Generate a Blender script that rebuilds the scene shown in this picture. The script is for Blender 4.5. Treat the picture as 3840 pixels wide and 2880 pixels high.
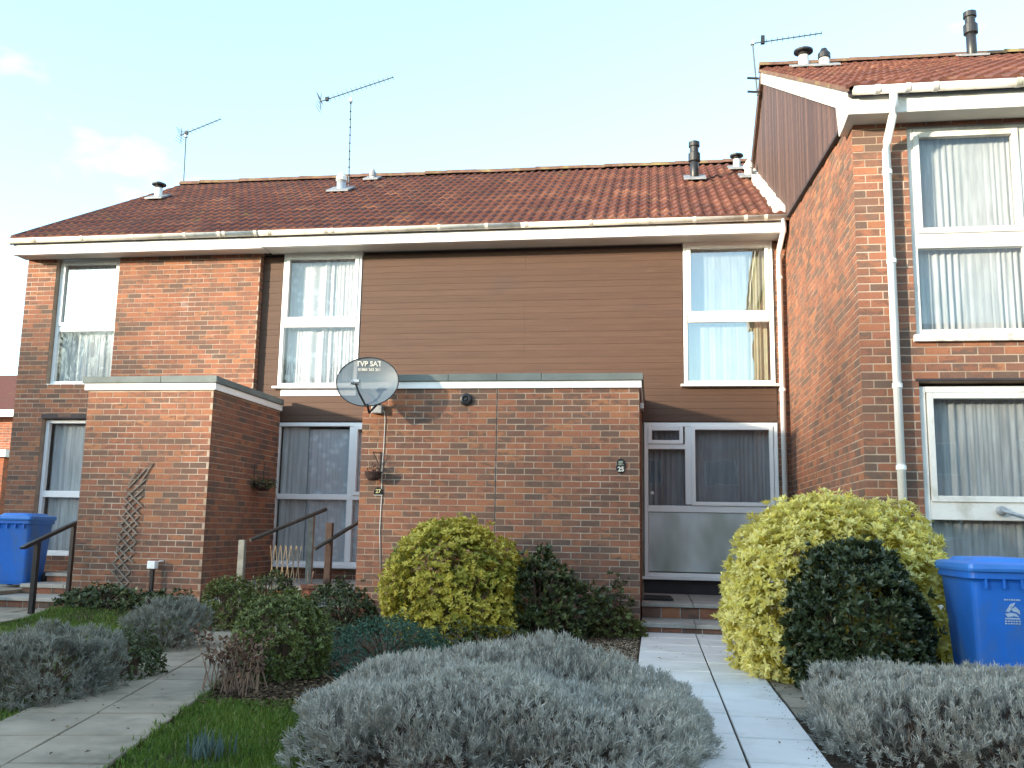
import bpy, math, random
import numpy as np
from mathutils import Vector, Matrix, Euler

random.seed(7)
rng = np.random.default_rng(11)
R = math.radians
scene = bpy.context.scene
for o in list(bpy.data.objects):
    bpy.data.objects.remove(o, do_unlink=True)
col = scene.collection

# ------------------------------------------------------------------ camera
cam_d = bpy.data.cameras.new('camera')
cam = bpy.data.objects.new('camera', cam_d)
col.objects.link(cam)
cam_d.sensor_width = 36.0
cam_d.lens = 32.875
cam_d.clip_start = 0.05
cam_d.clip_end = 900.0
YAW, PITCH, ROLL = -0.1517, 0.1537, 0.0181
Fv = Vector((math.sin(YAW) * math.cos(PITCH), math.cos(YAW) * math.cos(PITCH), math.sin(PITCH)))
Rv = Vector((math.cos(YAW), -math.sin(YAW), 0.0))
Uv = Rv.cross(Fv)
R2 = Rv * math.cos(ROLL) + Uv * math.sin(ROLL)
U2 = -Rv * math.sin(ROLL) + Uv * math.cos(ROLL)
CAM = Vector((0.166, -11.043, 1.124))
M = Matrix(((R2.x, U2.x, -Fv.x, CAM.x), (R2.y, U2.y, -Fv.y, CAM.y), (R2.z, U2.z, -Fv.z, CAM.z), (0, 0, 0, 1)))
cam.matrix_world = M
scene.camera = cam

# ------------------------------------------------------------------ light
SUN_AZ, SUN_EL = R(49.0), R(10.0)       # azimuth: left of the facade normal
to_sun = Vector((-math.sin(SUN_AZ) * math.cos(SUN_EL), -math.cos(SUN_AZ) * math.cos(SUN_EL), math.sin(SUN_EL)))
SKY_GAIN = (0.78, 0.97, 1.02, 1)
CLOUD_OFF = (-7.613, -16.921, 3.991)
world = bpy.data.worlds.new('World')
scene.world = world
world.use_nodes = True
wn = world.node_tree
for n in list(wn.nodes):
    wn.nodes.remove(n)
w_out = wn.nodes.new('ShaderNodeOutputWorld')
w_bg = wn.nodes.new('ShaderNodeBackground')
w_sky = wn.nodes.new('ShaderNodeTexSky')
w_sky.sky_type = 'NISHITA'
w_sky.sun_disc = False
w_sky.sun_elevation = SUN_EL
w_sky.sun_rotation = math.atan2(to_sun.x, to_sun.y)
w_sky.air_density = 1.0
w_sky.dust_density = 0.5
w_sky.ozone_density = 1.0
w_bg.inputs['Strength'].default_value = 0.15
# thin high cloud, the same all round the sky
tc = wn.nodes.new('ShaderNodeTexCoord')
mp = wn.nodes.new('ShaderNodeMapping')
mp.inputs['Scale'].default_value = (1.0, 1.0, 1.8)
mp.inputs['Location'].default_value = CLOUD_OFF
wn.links.new(tc.outputs['Generated'], mp.inputs['Vector'])
cn = wn.nodes.new('ShaderNodeTexNoise')
cn.inputs['Scale'].default_value = 1.9
cn.inputs['Detail'].default_value = 6.0
cn.inputs['Roughness'].default_value = 0.55
wn.links.new(mp.outputs['Vector'], cn.inputs['Vector'])
cr = wn.nodes.new('ShaderNodeValToRGB')
cr.color_ramp.elements[0].position = 0.54
cr.color_ramp.elements[0].color = (0.10, 0.10, 0.10, 1)
cr.color_ramp.elements[1].position = 0.68
cr.color_ramp.elements[1].color = (0.85, 0.85, 0.85, 1)
wn.links.new(cn.outputs['Fac'], cr.inputs['Fac'])
mx = wn.nodes.new('ShaderNodeMix')
mx.data_type = 'RGBA'
wn.links.new(cr.outputs['Color'], mx.inputs['Factor'])
gain = wn.nodes.new('ShaderNodeMix')
gain.data_type = 'RGBA'
gain.blend_type = 'MULTIPLY'
gain.inputs['Factor'].default_value = 1.0
gain.inputs['B'].default_value = SKY_GAIN
wn.links.new(w_sky.outputs['Color'], gain.inputs['A'])
wn.links.new(gain.outputs['Result'], mx.inputs['A'])
mx.inputs['B'].default_value = (3.3, 3.25, 3.15, 1)
wn.links.new(mx.outputs['Result'], w_bg.inputs['Color'])
wn.links.new(w_bg.outputs['Background'], w_out.inputs['Surface'])

sd = bpy.data.lights.new('sun', 'SUN')
sd.energy = 2.0
sd.angle = R(2.4)
sd.color = (1.0, 0.85, 0.66)
sun = bpy.data.objects.new('sun', sd)
col.objects.link(sun)
sun.location = (-20, -14, 20)
sun.rotation_euler = to_sun.to_track_quat('Z', 'Y').to_euler()

scene.view_settings.view_transform = 'Standard'
scene.view_settings.look = 'None'
scene.view_settings.gamma = 1.0
scene.view_settings.use_curve_mapping = False
scene.view_settings.exposure = 2.28
scene.render.engine = 'CYCLES'
scene.cycles.max_bounces = 8
scene.cycles.transparent_max_bounces = 24
scene.cycles.caustics_reflective = False
scene.cycles.caustics_refractive = False


# ------------------------------------------------------------------ helpers
def tag(o, label=None, cat=None, group=None, kind=None):
    if label: o['label'] = label
    if cat: o['category'] = cat
    if group: o['group'] = group
    if kind: o['kind'] = kind
    return o


WL = {}                                   # world origin of an object built here


def empty(name, loc, rz=0.0, label=None, cat=None, group=None):
    o = bpy.data.objects.new(name, None)
    o.empty_display_size = 0.2
    col.objects.link(o)
    o.location = loc
    o.rotation_euler = (0, 0, rz)
    WL[o.name] = Vector(loc)
    tag(o, label, cat, group)
    return o


def link(o, parent=None, local=False, loc=None):
    """local: mesh coordinates are in the parent's frame, else in world coordinates (parents unrotated)."""
    col.objects.link(o)
    base = Vector(loc) if loc is not None else Vector((0, 0, 0))
    if parent is not None:
        o.parent = parent
        o.location = base if local else base - WL[parent.name]
    else:
        o.location = base
    WL[o.name] = base
    return o


class MB:
    def __init__(s):
        s.v, s.f, s.t = [], [], []

    def add(s, vs, fs, t=0.0):
        b = len(s.v)
        s.v += [tuple(v) for v in vs]
        s.f += [tuple(i + b for i in f) for f in fs]
        s.t += [t] * len(fs)
        return s

    def box(s, x0, x1, y0, y1, z0, z1, t=0.0):
        if x0 > x1: x0, x1 = x1, x0
        if y0 > y1: y0, y1 = y1, y0
        if z0 > z1: z0, z1 = z1, z0
        v = [(x0, y0, z0), (x1, y0, z0), (x1, y1, z0), (x0, y1, z0), (x0, y0, z1), (x1, y0, z1), (x1, y1, z1), (x0, y1, z1)]
        return s.add(v, [(0, 3, 2, 1), (4, 5, 6, 7), (0, 1, 5, 4), (1, 2, 6, 5), (2, 3, 7, 6), (3, 0, 4, 7)], t)

    def prism(s, poly, axis, a, b, t=0.0):
        """poly: 2-D points; axis X: (y,z) points, Y: (x,z), Z: (x,y)."""
        n = len(poly)
        def p(q, c):
            if axis == 'X': return (c, q[0], q[1])
            if axis == 'Y': return (q[0], c, q[1])
            return (q[0], q[1], c)
        v = [p(q, a) for q in poly] + [p(q, b) for q in poly]
        f = [tuple(range(n))[::-1], tuple(range(n, 2 * n))]
        f += [(i, (i + 1) % n, (i + 1) % n + n, i + n) for i in range(n)]
        return s.add(v, f, t)

    def tube(s, pts, r, n=8, cap=True, r2=None, t=0.0):
        pts = [Vector(p) for p in pts]
        rings = []
        m = len(pts)
        for i, p in enumerate(pts):
            d = (pts[min(i + 1, m - 1)] - pts[max(i - 1, 0)]).normalized()
            a = Vector((0, 0, 1)) if abs(d.z) < 0.9 else Vector((1, 0, 0))
            x = d.cross(a).normalized()
            y = d.cross(x).normalized()
            rr = r if r2 is None else r + (r2 - r) * i / max(1, m - 1)
            if isinstance(r, (list, tuple)): rr = r[i]
            rings.append([p + x * math.cos(2 * math.pi * k / n) * rr + y * math.sin(2 * math.pi * k / n) * rr for k in range(n)])
        v = [q for ring in rings for q in ring]
        f = []
        for i in range(m - 1):
            for k in range(n):
                f.append((i * n + k, i * n + (k + 1) % n, (i + 1) * n + (k + 1) % n, (i + 1) * n + k))
        if cap:
            f.append(tuple(range(n))[::-1])
            f.append(tuple((m - 1) * n + k for k in range(n)))
        return s.add(v, f, t)

    def lathe(s, prof, c=(0, 0, 0), n=20, t=0.0):
        v, f = [], []
        m = len(prof)
        for r_, z in prof:
            for k in range(n):
                a = 2 * math.pi * k / n
                v.append((c[0] + r_ * math.cos(a), c[1] + r_ * math.sin(a), c[2] + z))
        for i in range(m - 1):
            for k in range(n):
                f.append((i * n + k, i * n + (k + 1) % n, (i + 1) * n + (k + 1) % n, (i + 1) * n + k))
        return s.add(v, f, t)

    def mesh(s, name, mat, smooth=False, attr=False):
        me = bpy.data.meshes.new(name)
        me.from_pydata(s.v, [], s.f)
        if mat: me.materials.append(mat)
        if smooth:
            me.polygons.foreach_set('use_smooth', [True] * len(me.polygons))
        if attr:
            a = me.attributes.new('tint', 'FLOAT', 'FACE')
            a.data.foreach_set('value', s.t)
        me.update()
        return me

    def build(s, name, mat, parent=None, local=False, loc=None, smooth=False, attr=False, bevel=0.0, kind=None):
        o = bpy.data.objects.new(name, s.mesh(name, mat, smooth, attr))
        link(o, parent, local, loc)
        if bevel:
            b = o.modifiers.new('bevel', 'BEVEL')
            b.width = bevel
            b.segments = 2
            b.limit_method = 'ANGLE'
        if kind: o['kind'] = kind
        return o


# ------------------------------------------------------------------ materials
def new_mat(name):
    m = bpy.data.materials.new(name)
    m.use_nodes = True
    nt = m.node_tree
    b = nt.nodes['Principled BSDF']
    return m, nt, b


def N(nt, kind, **kw):
    n = nt.nodes.new(kind)
    for k, v in kw.items():
        if k in n.inputs: n.inputs[k].default_value = v
        else: setattr(n, k, v)
    return n


def ramp(nt, src, stops):
    r = nt.nodes.new('ShaderNodeValToRGB')
    e = r.color_ramp.elements
    while len(e) < len(stops): e.new(0.5)
    for el, (p, c) in zip(e, stops):
        el.position = p
        el.color = (c[0], c[1], c[2], 1) if len(c) == 3 else c
    nt.links.new(src, r.inputs['Fac'])
    return r


def mixc(nt, fac, a, b, mode='MIX'):
    m = nt.nodes.new('ShaderNodeMix')
    m.data_type = 'RGBA'
    m.blend_type = mode
    for s, v in (('Factor', fac), ('A', a), ('B', b)):
        if hasattr(v, 'links'): nt.links.new(v, m.inputs[s])
        elif isinstance(v, (int, float)): m.inputs[s].default_value = v
        else: m.inputs[s].default_value = (v[0], v[1], v[2], 1)
    return m.outputs['Result']


def rnd(nt):
    """one random number for each piece: object random plus the face attribute of joined pieces."""
    oi = nt.nodes.new('ShaderNodeObjectInfo')
    at = nt.nodes.new('ShaderNodeAttribute')
    at.attribute_name = 'tint'
    a = N(nt, 'ShaderNodeMath', operation='ADD')
    nt.links.new(oi.outputs['Random'], a.inputs[0])
    nt.links.new(at.outputs['Fac'], a.inputs[1])
    f = N(nt, 'ShaderNodeMath', operation='FRACT')
    nt.links.new(a.outputs[0], f.inputs[0])
    return f.outputs[0]


def wpos(nt, scale=(1, 1, 1)):
    g = nt.nodes.new('ShaderNodeNewGeometry')
    m = nt.nodes.new('ShaderNodeMapping')
    m.inputs['Scale'].default_value = scale
    nt.links.new(g.outputs['Position'], m.inputs['Vector'])
    return m.outputs['Vector']


def noise(nt, vec, scale, detail=4.0, rough=0.55):
    n = N(nt, 'ShaderNodeTexNoise', Scale=scale, Detail=detail, Roughness=rough)
    nt.links.new(vec, n.inputs['Vector'])
    return n.outputs['Fac']


def bump(nt, b, h, strength=0.3, dist=0.01):
    n = N(nt, 'ShaderNodeBump', Strength=strength, Distance=dist)
    nt.links.new(h, n.inputs['Height'])
    nt.links.new(n.outputs['Normal'], b.inputs['Normal'])


def plain(name, c, rough=0.6, var=0.12, scale=6.0, metal=0.0, bmp=0.0, spec=0.3, stain=None):
    m, nt, b = new_mat(name)
    p = wpos(nt)
    n1 = noise(nt, p, scale, 5.0)
    lo = tuple(x * (1 - var) for x in c)
    hi = tuple(min(1, x * (1 + var)) for x in c)
    rr = ramp(nt, n1, [(0.3, lo), (0.7, hi)])
    out = rr.outputs['Color']
    if stain:
        n2 = noise(nt, wpos(nt, stain[2] if len(stain) > 2 else (1, 1, 1)), stain[1], 6.0, 0.65)
        r2 = ramp(nt, n2, [(0.5, (0, 0, 0)), (0.72, (1, 1, 1))])
        out = mixc(nt, r2.outputs['Color'], out, stain[0])
    nt.links.new(out, b.inputs['Base Color'])
    b.inputs['Roughness'].default_value = rough
    b.inputs['Metallic'].default_value = metal
    b.inputs['Specular IOR Level'].default_value = spec
    if bmp: bump(nt, b, noise(nt, p, scale * 12, 4.0), bmp, 0.004)
    return m


def brick_mat(name, stops, warm=1.0):
    m, nt, b = new_mat(name)
    r = rnd(nt)
    rr = ramp(nt, r, stops)
    rr.color_ramp.interpolation = 'LINEAR'
    p = wpos(nt, (1, 1, 2.2))
    # a second tone inside the brick: fire marks
    off = nt.nodes.new('ShaderNodeVectorMath'); off.operation = 'ADD'
    cmb = nt.nodes.new('ShaderNodeCombineXYZ')
    s10 = N(nt, 'ShaderNodeMath', operation='MULTIPLY'); s10.inputs[1].default_value = 17.0
    nt.links.new(r, s10.inputs[0]); nt.links.new(s10.outputs[0], cmb.inputs[0]); nt.links.new(s10.outputs[0], cmb.inputs[2])
    nt.links.new(p, off.inputs[0]); nt.links.new(cmb.outputs[0], off.inputs[1])
    nz = noise(nt, off.outputs[0], 9.0, 3.0, 0.6)
    mk = ramp(nt, nz, [(0.46, (0, 0, 0)), (0.60, (0.85, 0.85, 0.85))])
    r7 = N(nt, 'ShaderNodeMath', operation='MULTIPLY'); r7.inputs[1].default_value = 7.31
    nt.links.new(r, r7.inputs[0])
    f7 = N(nt, 'ShaderNodeMath', operation='FRACT'); nt.links.new(r7.outputs[0], f7.inputs[0])
    second = ramp(nt, f7.outputs[0], [(0.0, (0.14, 0.095, 0.074)), (0.4, (0.20, 0.105, 0.075)), (0.6, (0.30, 0.125, 0.078)), (1.0, (0.36, 0.16, 0.085))])
    c1 = mixc(nt, mk.outputs['Color'], rr.outputs['Color'], second.outputs['Color'])
    n2 = noise(nt, p, 70.0, 4.0, 0.7)
    r2 = ramp(nt, n2, [(0.3, (0.74, 0.74, 0.74)), (0.7, (1.18, 1.18, 1.18))])
    c2 = mixc(nt, 1.0, c1, r2.outputs['Color'], 'MULTIPLY')
    # weathering in large soft patches
    n3 = noise(nt, wpos(nt), 0.9, 4.0)
    r3 = ramp(nt, n3, [(0.35, (0.86, 0.86, 0.88)), (0.65, (1.1, 1.08, 1.05))])
    c3 = mixc(nt, 1.0, c2, r3.outputs['Color'], 'MULTIPLY')
    n4 = noise(nt, wpos(nt), 2.6, 7.0, 0.78)
    r4 = ramp(nt, n4, [(0.64, (0, 0, 0)), (0.76, (0.42, 0.42, 0.42))])
    c3 = mixc(nt, r4.outputs['Color'], c3, (0.46, 0.40, 0.36))
    n5 = noise(nt, wpos(nt, (2.5, 2.5, 0.5)), 1.7, 6.0, 0.7)
    r5 = ramp(nt, n5, [(0.56, (0, 0, 0)), (0.72, (0.45, 0.45, 0.45))])
    c3 = mixc(nt, r5.outputs['Color'], c3, (0.11, 0.085, 0.068))
    nt.links.new(c3, b.inputs['Base Color'])
    b.inputs['Roughness'].default_value = 0.9
    b.inputs['Specular IOR Level'].default_value = 0.15
    bump(nt, b, n2, 0.5, 0.003)
    return m


MIX = [(0.0, (0.148, 0.103, 0.082)), (0.24, (0.185, 0.115, 0.087)), (0.40, (0.235, 0.121, 0.086)), (0.60, (0.295, 0.131, 0.086)),
       (0.84, (0.335, 0.143, 0.086)), (1.0, (0.385, 0.178, 0.096))]
M_BRICK = brick_mat('multi stock brick', MIX)
M_BRICKR = brick_mat('red brick', [(0.0, (0.33, 0.105, 0.06)), (1.0, (0.42, 0.15, 0.075))])
M_MORTAR = plain('buff mortar', (0.385, 0.285, 0.21), 0.95, 0.25, 5.0, bmp=0.4, spec=0.1, stain=((0.58, 0.50, 0.42), 1.3))
M_MORTARG = plain('grey mortar', (0.36, 0.33, 0.29), 0.95, 0.2, 9.0, bmp=0.4, spec=0.1, stain=((0.6, 0.58, 0.52), 5.0))
M_WHITE = plain('white upvc', (0.86, 0.86, 0.845), 0.35, 0.03, 3.0, spec=0.5)
M_PAINT = plain('weathered white paint', (0.72, 0.71, 0.67), 0.6, 0.06, 6.0, stain=((0.42, 0.40, 0.34), 3.0))
M_FLAKE = plain('flaking white paint', (0.68, 0.66, 0.60), 0.75, 0.1, 9.0, stain=((0.34, 0.31, 0.26), 6.0), bmp=0.4)
M_SOFFIT = plain('soffit board', (0.62, 0.60, 0.55), 0.7, 0.06, 2.0)
M_GUTTER = plain('gutter plastic', (0.70, 0.66, 0.58), 0.45, 0.08, 2.5, stain=((0.36, 0.33, 0.24), 3.5))
M_GUTTERD = plain('mossy gutter plastic', (0.72, 0.71, 0.68), 0.5, 0.1, 3.0, stain=((0.30, 0.31, 0.22), 5.0))
M_FELT = plain('grey felt edging', (0.17, 0.195, 0.185), 0.85, 0.2, 4.0, bmp=0.3, stain=((0.11, 0.125, 0.115), 2.0))
M_LEAD = plain('lead flashing', (0.24, 0.25, 0.27), 0.6, 0.2, 8.0, spec=0.4)
M_BLACK = plain('black plastic', (0.018, 0.018, 0.02), 0.4, 0.2, 6.0, spec=0.5)
M_IRON = plain('black painted iron', (0.02, 0.02, 0.022), 0.35, 0.2, 9.0, spec=0.5)
M_DARK = plain('dark board', (0.05, 0.042, 0.045), 0.7, 0.2, 4.0)
M_STEEL = plain('galvanised steel', (0.42, 0.44, 0.46), 0.45, 0.15, 20.0, metal=0.6)
M_ALU = plain('weathered aluminium rod', (0.10, 0.12, 0.135), 0.6, 0.1, 9.0)
M_ROOM = plain('room wall', (0.30, 0.29, 0.27), 0.9, 0.05, 1.0)
M_CABLE = plain('white cable', (0.72, 0.69, 0.64), 0.6, 0.05)
M_TERRA = plain('terracotta', (0.38, 0.15, 0.085), 0.85, 0.15, 14.0, bmp=0.3)
M_BLUE = plain('blue bin plastic', (0.018, 0.145, 0.56), 0.42, 0.10, 3.0, spec=0.45, stain=((0.07, 0.15, 0.34), 3.0, (1, 1, 0.5)))
M_BLUEL = plain('blue lid plastic', (0.035, 0.19, 0.60), 0.4, 0.1, 4.0, spec=0.5)
M_LOGO = plain('printed white', (0.36, 0.46, 0.60), 0.6, 0.2, 60.0)
M_RUBBER = plain('rubber', (0.025, 0.025, 0.025), 0.85, 0.2, 9.0)
M_GREYW = plain('grey weathered wood', (0.27, 0.255, 0.215), 0.85, 0.25, 9.0, bmp=0.3)
M_BROWNW = plain('brown stained wood', (0.085, 0.05, 0.036), 0.8, 0.25, 9.0, bmp=0.3)
M_RAILW = plain('dark handrail wood', (0.06, 0.052, 0.045), 0.7, 0.25, 9.0)
M_LATH = plain('silvered lath', (0.24, 0.195, 0.16), 0.85, 0.3, 14.0)
M_CANE = plain('cane lath', (0.42, 0.31, 0.19), 0.85, 0.25, 14.0)
M_WICKER = plain('brown wicker', (0.075, 0.045, 0.04), 0.85, 0.4, 40.0, bmp=0.5)
M_MAT = plain('dark doormat', (0.03, 0.028, 0.028), 0.95, 0.3, 60.0, bmp=0.6)
M_SLABL = plain('pale smooth slab', (0.66, 0.645, 0.62), 0.7, 0.07, 2.2, stain=((0.52, 0.49, 0.445), 2.6), bmp=0.12)
M_SLABB = plain('buff concrete slab', (0.30, 0.25, 0.185), 0.9, 0.22, 3.0, stain=((0.17, 0.145, 0.105), 2.2), bmp=0.3)
M_STEP = plain('step slab', (0.36, 0.34, 0.305), 0.85, 0.14, 4.0, stain=((0.24, 0.225, 0.20), 2.5), bmp=0.2)
M_SOIL = None
M_PLATE = plain('black glazed plate', (0.012, 0.012, 0.012), 0.25, 0.1, 9.0, spec=0.6)
M_PLATEW = plain('cream enamel', (0.78, 0.75, 0.66), 0.4, 0.05, 9.0)
M_PLATEY = plain('yellow enamel', (0.72, 0.62, 0.30), 0.4, 0.05, 9.0)
M_TWIG = plain('woody stem', (0.15, 0.10, 0.07), 0.9, 0.35, 30.0)
M_DEAD = plain('dead stem', (0.30, 0.19, 0.13), 0.9, 0.35, 30.0)
M_BARK = plain('bark', (0.10, 0.08, 0.06), 0.9, 0.35, 14.0)


def board_mat(name, horizontal):
    m, nt, b = new_mat(name)
    if horizontal:
        fl = nt.nodes.new('ShaderNodeVectorMath'); fl.operation = 'FLOOR'
        nt.links.new(wpos(nt, (0.0, 0.0, 1 / 0.0945)), fl.inputs[0])
        wh = nt.nodes.new('ShaderNodeTexWhiteNoise'); nt.links.new(fl.outputs[0], wh.inputs['Vector'])
        r = wh.outputs['Value']
    else:
        r = rnd(nt)
    c = ramp(nt, r, [(0.0, (0.094, 0.053, 0.036)), (0.5, (0.099, 0.056, 0.038)), (1.0, (0.105, 0.060, 0.041))] if horizontal else [(0.0, (0.068, 0.041, 0.035)), (0.5, (0.10, 0.058, 0.047)), (1.0, (0.14, 0.080, 0.062))])  # gable tones spread wide, standing in for shading at the board laps
    n1 = noise(nt, wpos(nt, (0.6, 1, 14)), 3.0, 5.0, 0.6)
    r1 = ramp(nt, n1, [(0.3, (0.86, 0.86, 0.86)), (0.7, (1.1, 1.1, 1.1))])
    c1 = mixc(nt, 1.0, c.outputs['Color'], r1.outputs['Color'], 'MULTIPLY')
    n2 = noise(nt, wpos(nt, (0.7, 1, 1.6)), 1.6, 5.0, 0.6)
    r2 = ramp(nt, n2, [(0.60, (0, 0, 0)), (0.74, (0.55, 0.55, 0.55))])
    c2 = mixc(nt, r2.outputs['Color'], c1, (0.080, 0.050, 0.043))
    n3 = noise(nt, wpos(nt, (1.2, 1, 5.0)), 2.7, 5.0, 0.7)
    r3 = ramp(nt, n3, [(0.66, (0, 0, 0)), (0.78, (0.6, 0.6, 0.6))])
    c2 = mixc(nt, r3.outputs['Color'], c2, (0.17, 0.125, 0.10))
    nt.links.new(c2, b.inputs['Base Color'])
    b.inputs['Roughness'].default_value = 0.62
    b.inputs['Specular IOR Level'].default_value = 0.25
    return m


M_BOARD = board_mat('brown stained board', True)
M_BOARDV = board_mat('purple-brown gable board', False)


def tile_mat():
    m, nt, b = new_mat('concrete roof tile')
    r = rnd(nt)
    c = ramp(nt, r, [(0.0, (0.125, 0.050, 0.040)), (0.5, (0.165, 0.065, 0.048)), (0.93, (0.20, 0.083, 0.058)), (1.0, (0.27, 0.12, 0.075))])
    n1 = noise(nt, wpos(nt), 22.0, 5.0, 0.7)
    r1 = ramp(nt, n1, [(0.3, (0.72, 0.72, 0.74)), (0.72, (1.22, 1.2, 1.15))])
    c1 = mixc(nt, 1.0, c.outputs['Color'], r1.outputs['Color'], 'MULTIPLY')
    # dark weathering, lichen and moss in patches
    n2 = noise(nt, wpos(nt), 1.1, 6.0, 0.62)
    r2 = ramp(nt, n2, [(0.52, (0, 0, 0)), (0.70, (0.6, 0.6, 0.6))])
    c2 = mixc(nt, r2.outputs['Color'], c1, (0.10, 0.056, 0.048))
    n3 = noise(nt, wpos(nt), 2.3, 7.0, 0.75)
    r3 = ramp(nt, n3, [(0.59, (0, 0, 0)), (0.69, (0.75, 0.75, 0.75))])
    c3 = mixc(nt, r3.outputs['Color'], c2, (0.16, 0.125, 0.045))
    nt.links.new(c3, b.inputs['Base Color'])
    b.inputs['Roughness'].default_value = 0.85
    b.inputs['Specular IOR Level'].default_value = 0.2
    bump(nt, b, n1, 0.4, 0.004)
    return m


M_TILE = tile_mat()
M_RIDGE = plain('ridge tile', (0.155, 0.085, 0.062), 0.9, 0.3, 9.0, stain=((0.27, 0.215, 0.09), 3.0), bmp=0.4)


def glass_mat(name, tint=(0.96, 0.98, 0.98), gain=2.0, rough=0.0, frost=False):
    m = bpy.data.materials.new(name)
    m.use_nodes = True
    nt = m.node_tree
    for n in list(nt.nodes): nt.nodes.remove(n)
    out = nt.nodes.new('ShaderNodeOutputMaterial')
    fr = N(nt, 'ShaderNodeFresnel', IOR=1.5)
    g = N(nt, 'ShaderNodeMath', operation='MULTIPLY')
    g.inputs[1].default_value = gain
    g.use_clamp = True
    bk = nt.nodes.new('ShaderNodeNewGeometry')
    sel = N(nt, 'ShaderNodeMix')
    nt.links.new(bk.outputs['Backfacing'], sel.inputs['Factor'])
    nt.links.new(fr.outputs[0], sel.inputs['A'])
    sel.inputs['B'].default_value = 0.05
    nt.links.new(sel.outputs['Result'], g.inputs[0])
    gl = N(nt, 'ShaderNodeBsdfGlossy', Roughness=rough)
    gl.inputs['Color'].default_value = (0.95, 0.97, 1, 1)
    # float glass is never quite flat
    nz = noise(nt, wpos(nt), 2.2, 2.0)
    bp_ = N(nt, 'ShaderNodeBump', Strength=0.06, Distance=0.02)
    nt.links.new(nz, bp_.inputs['Height'])
    nt.links.new(bp_.outputs['Normal'], gl.inputs['Normal'])
    mix = nt.nodes.new('ShaderNodeMixShader')
    nt.links.new(g.outputs[0], mix.inputs['Fac'])
    if frost:
        tr = N(nt, 'ShaderNodeBsdfRefraction', Roughness=0.35, IOR=1.05)
        tr.inputs['Color'].default_value = (*tint, 1)
        df = N(nt, 'ShaderNodeBsdfDiffuse')
        nf = noise(nt, wpos(nt, (1.0, 1.0, 0.45)), 2.3, 2.0, 0.5)
        rf_ = ramp(nt, nf, [(0.34, (0.80, 0.89, 0.91)), (0.52, (0.50, 0.58, 0.56)), (0.68, (0.30, 0.36, 0.31))])  # soft pale and dark reflections put into the diffuse colour
        nt.links.new(rf_.outputs['Color'], df.inputs['Color'])
        m2 = nt.nodes.new('ShaderNodeMixShader')
        m2.inputs['Fac'].default_value = 0.78
        nt.links.new(tr.outputs[0], m2.inputs[1]); nt.links.new(df.outputs[0], m2.inputs[2])
        nt.links.new(m2.outputs[0], mix.inputs[1])
    else:
        tr = N(nt, 'ShaderNodeBsdfTransparent')
        tr.inputs['Color'].default_value = (*tint, 1)
        nt.links.new(tr.outputs[0], mix.inputs[1])
    nt.links.new(gl.outputs[0], mix.inputs[2])
    nt.links.new(mix.outputs[0], out.inputs['Surface'])
    return m


M_GLASS = glass_mat('window glass', gain=1.7)
M_GLASSR = glass_mat('reflective window glass', (0.75, 0.8, 0.8), gain=6.5)
M_FROST = glass_mat('obscure glass', (0.75, 0.85, 0.85), 4.0, 0.22, True)


def net_mat(name, base, openness, pattern, scale, kind='lace'):
    m = bpy.data.materials.new(name)
    m.use_nodes = True
    nt = m.node_tree
    for n in list(nt.nodes): nt.nodes.remove(n)
    out = nt.nodes.new('ShaderNodeOutputMaterial')
    d = N(nt, 'ShaderNodeBsdfDiffuse'); d.inputs['Color'].default_value = (*base, 1)
    t = N(nt, 'ShaderNodeBsdfTranslucent'); t.inputs['Color'].default_value = (*base, 1)
    md = nt.nodes.new('ShaderNodeMixShader'); md.inputs['Fac'].default_value = 0.3
    nt.links.new(d.outputs[0], md.inputs[1]); nt.links.new(t.outputs[0], md.inputs[2])
    tr = N(nt, 'ShaderNodeBsdfTransparent')
    mx_ = nt.nodes.new('ShaderNodeMixShader')
    p = wpos(nt)
    if kind == 'lace':
        v = N(nt, 'ShaderNodeTexVoronoi', Scale=scale)
        nt.links.new(p, v.inputs['Vector'])
        n2 = noise(nt, p, scale * 1.4, 4.0, 0.7)
        ad = N(nt, 'ShaderNodeMath', operation='MULTIPLY_ADD')
        nt.links.new(n2, ad.inputs[0]); ad.inputs[1].default_value = 0.9
        nt.links.new(v.outputs['Distance'], ad.inputs[2])
        f = ramp(nt, ad.outputs[0], [(0.55, (pattern,) * 3), (0.95, (openness,) * 3)])
    else:
        n2 = noise(nt, wpos(nt, (1, 1, 0.12)), scale, 3.0, 0.6)
        f = ramp(nt, n2, [(0.3, (openness,) * 3), (0.7, (pattern,) * 3)])
    nt.links.new(f.outputs['Color'], mx_.inputs['Fac'])
    nt.links.new(tr.outputs[0], mx_.inputs[1]); nt.links.new(md.outputs[0], mx_.inputs[2])
    nt.links.new(mx_.outputs[0], out.inputs['Surface'])
    return m


M_LACE = net_mat('floral lace net', (0.90, 0.92, 0.96), 0.76, 1.0, 8.0)
M_NETD = net_mat('greyer net', (0.62, 0.65, 0.66), 0.62, 0.95, 22.0, 'net')
M_LACEW = net_mat('dense floral lace net', (0.82, 0.83, 0.84), 0.74, 1.0, 8.0)
M_NET = net_mat('plain net', (0.80, 0.82, 0.82), 0.66, 0.97, 14.0, 'net')
M_NETG = net_mat('grey net', (0.46, 0.50, 0.54), 0.55, 0.8, 12.0, 'net')
M_CURTAIN = plain('cream curtain', (0.62, 0.56, 0.38), 0.9, 0.1, 5.0)


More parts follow.
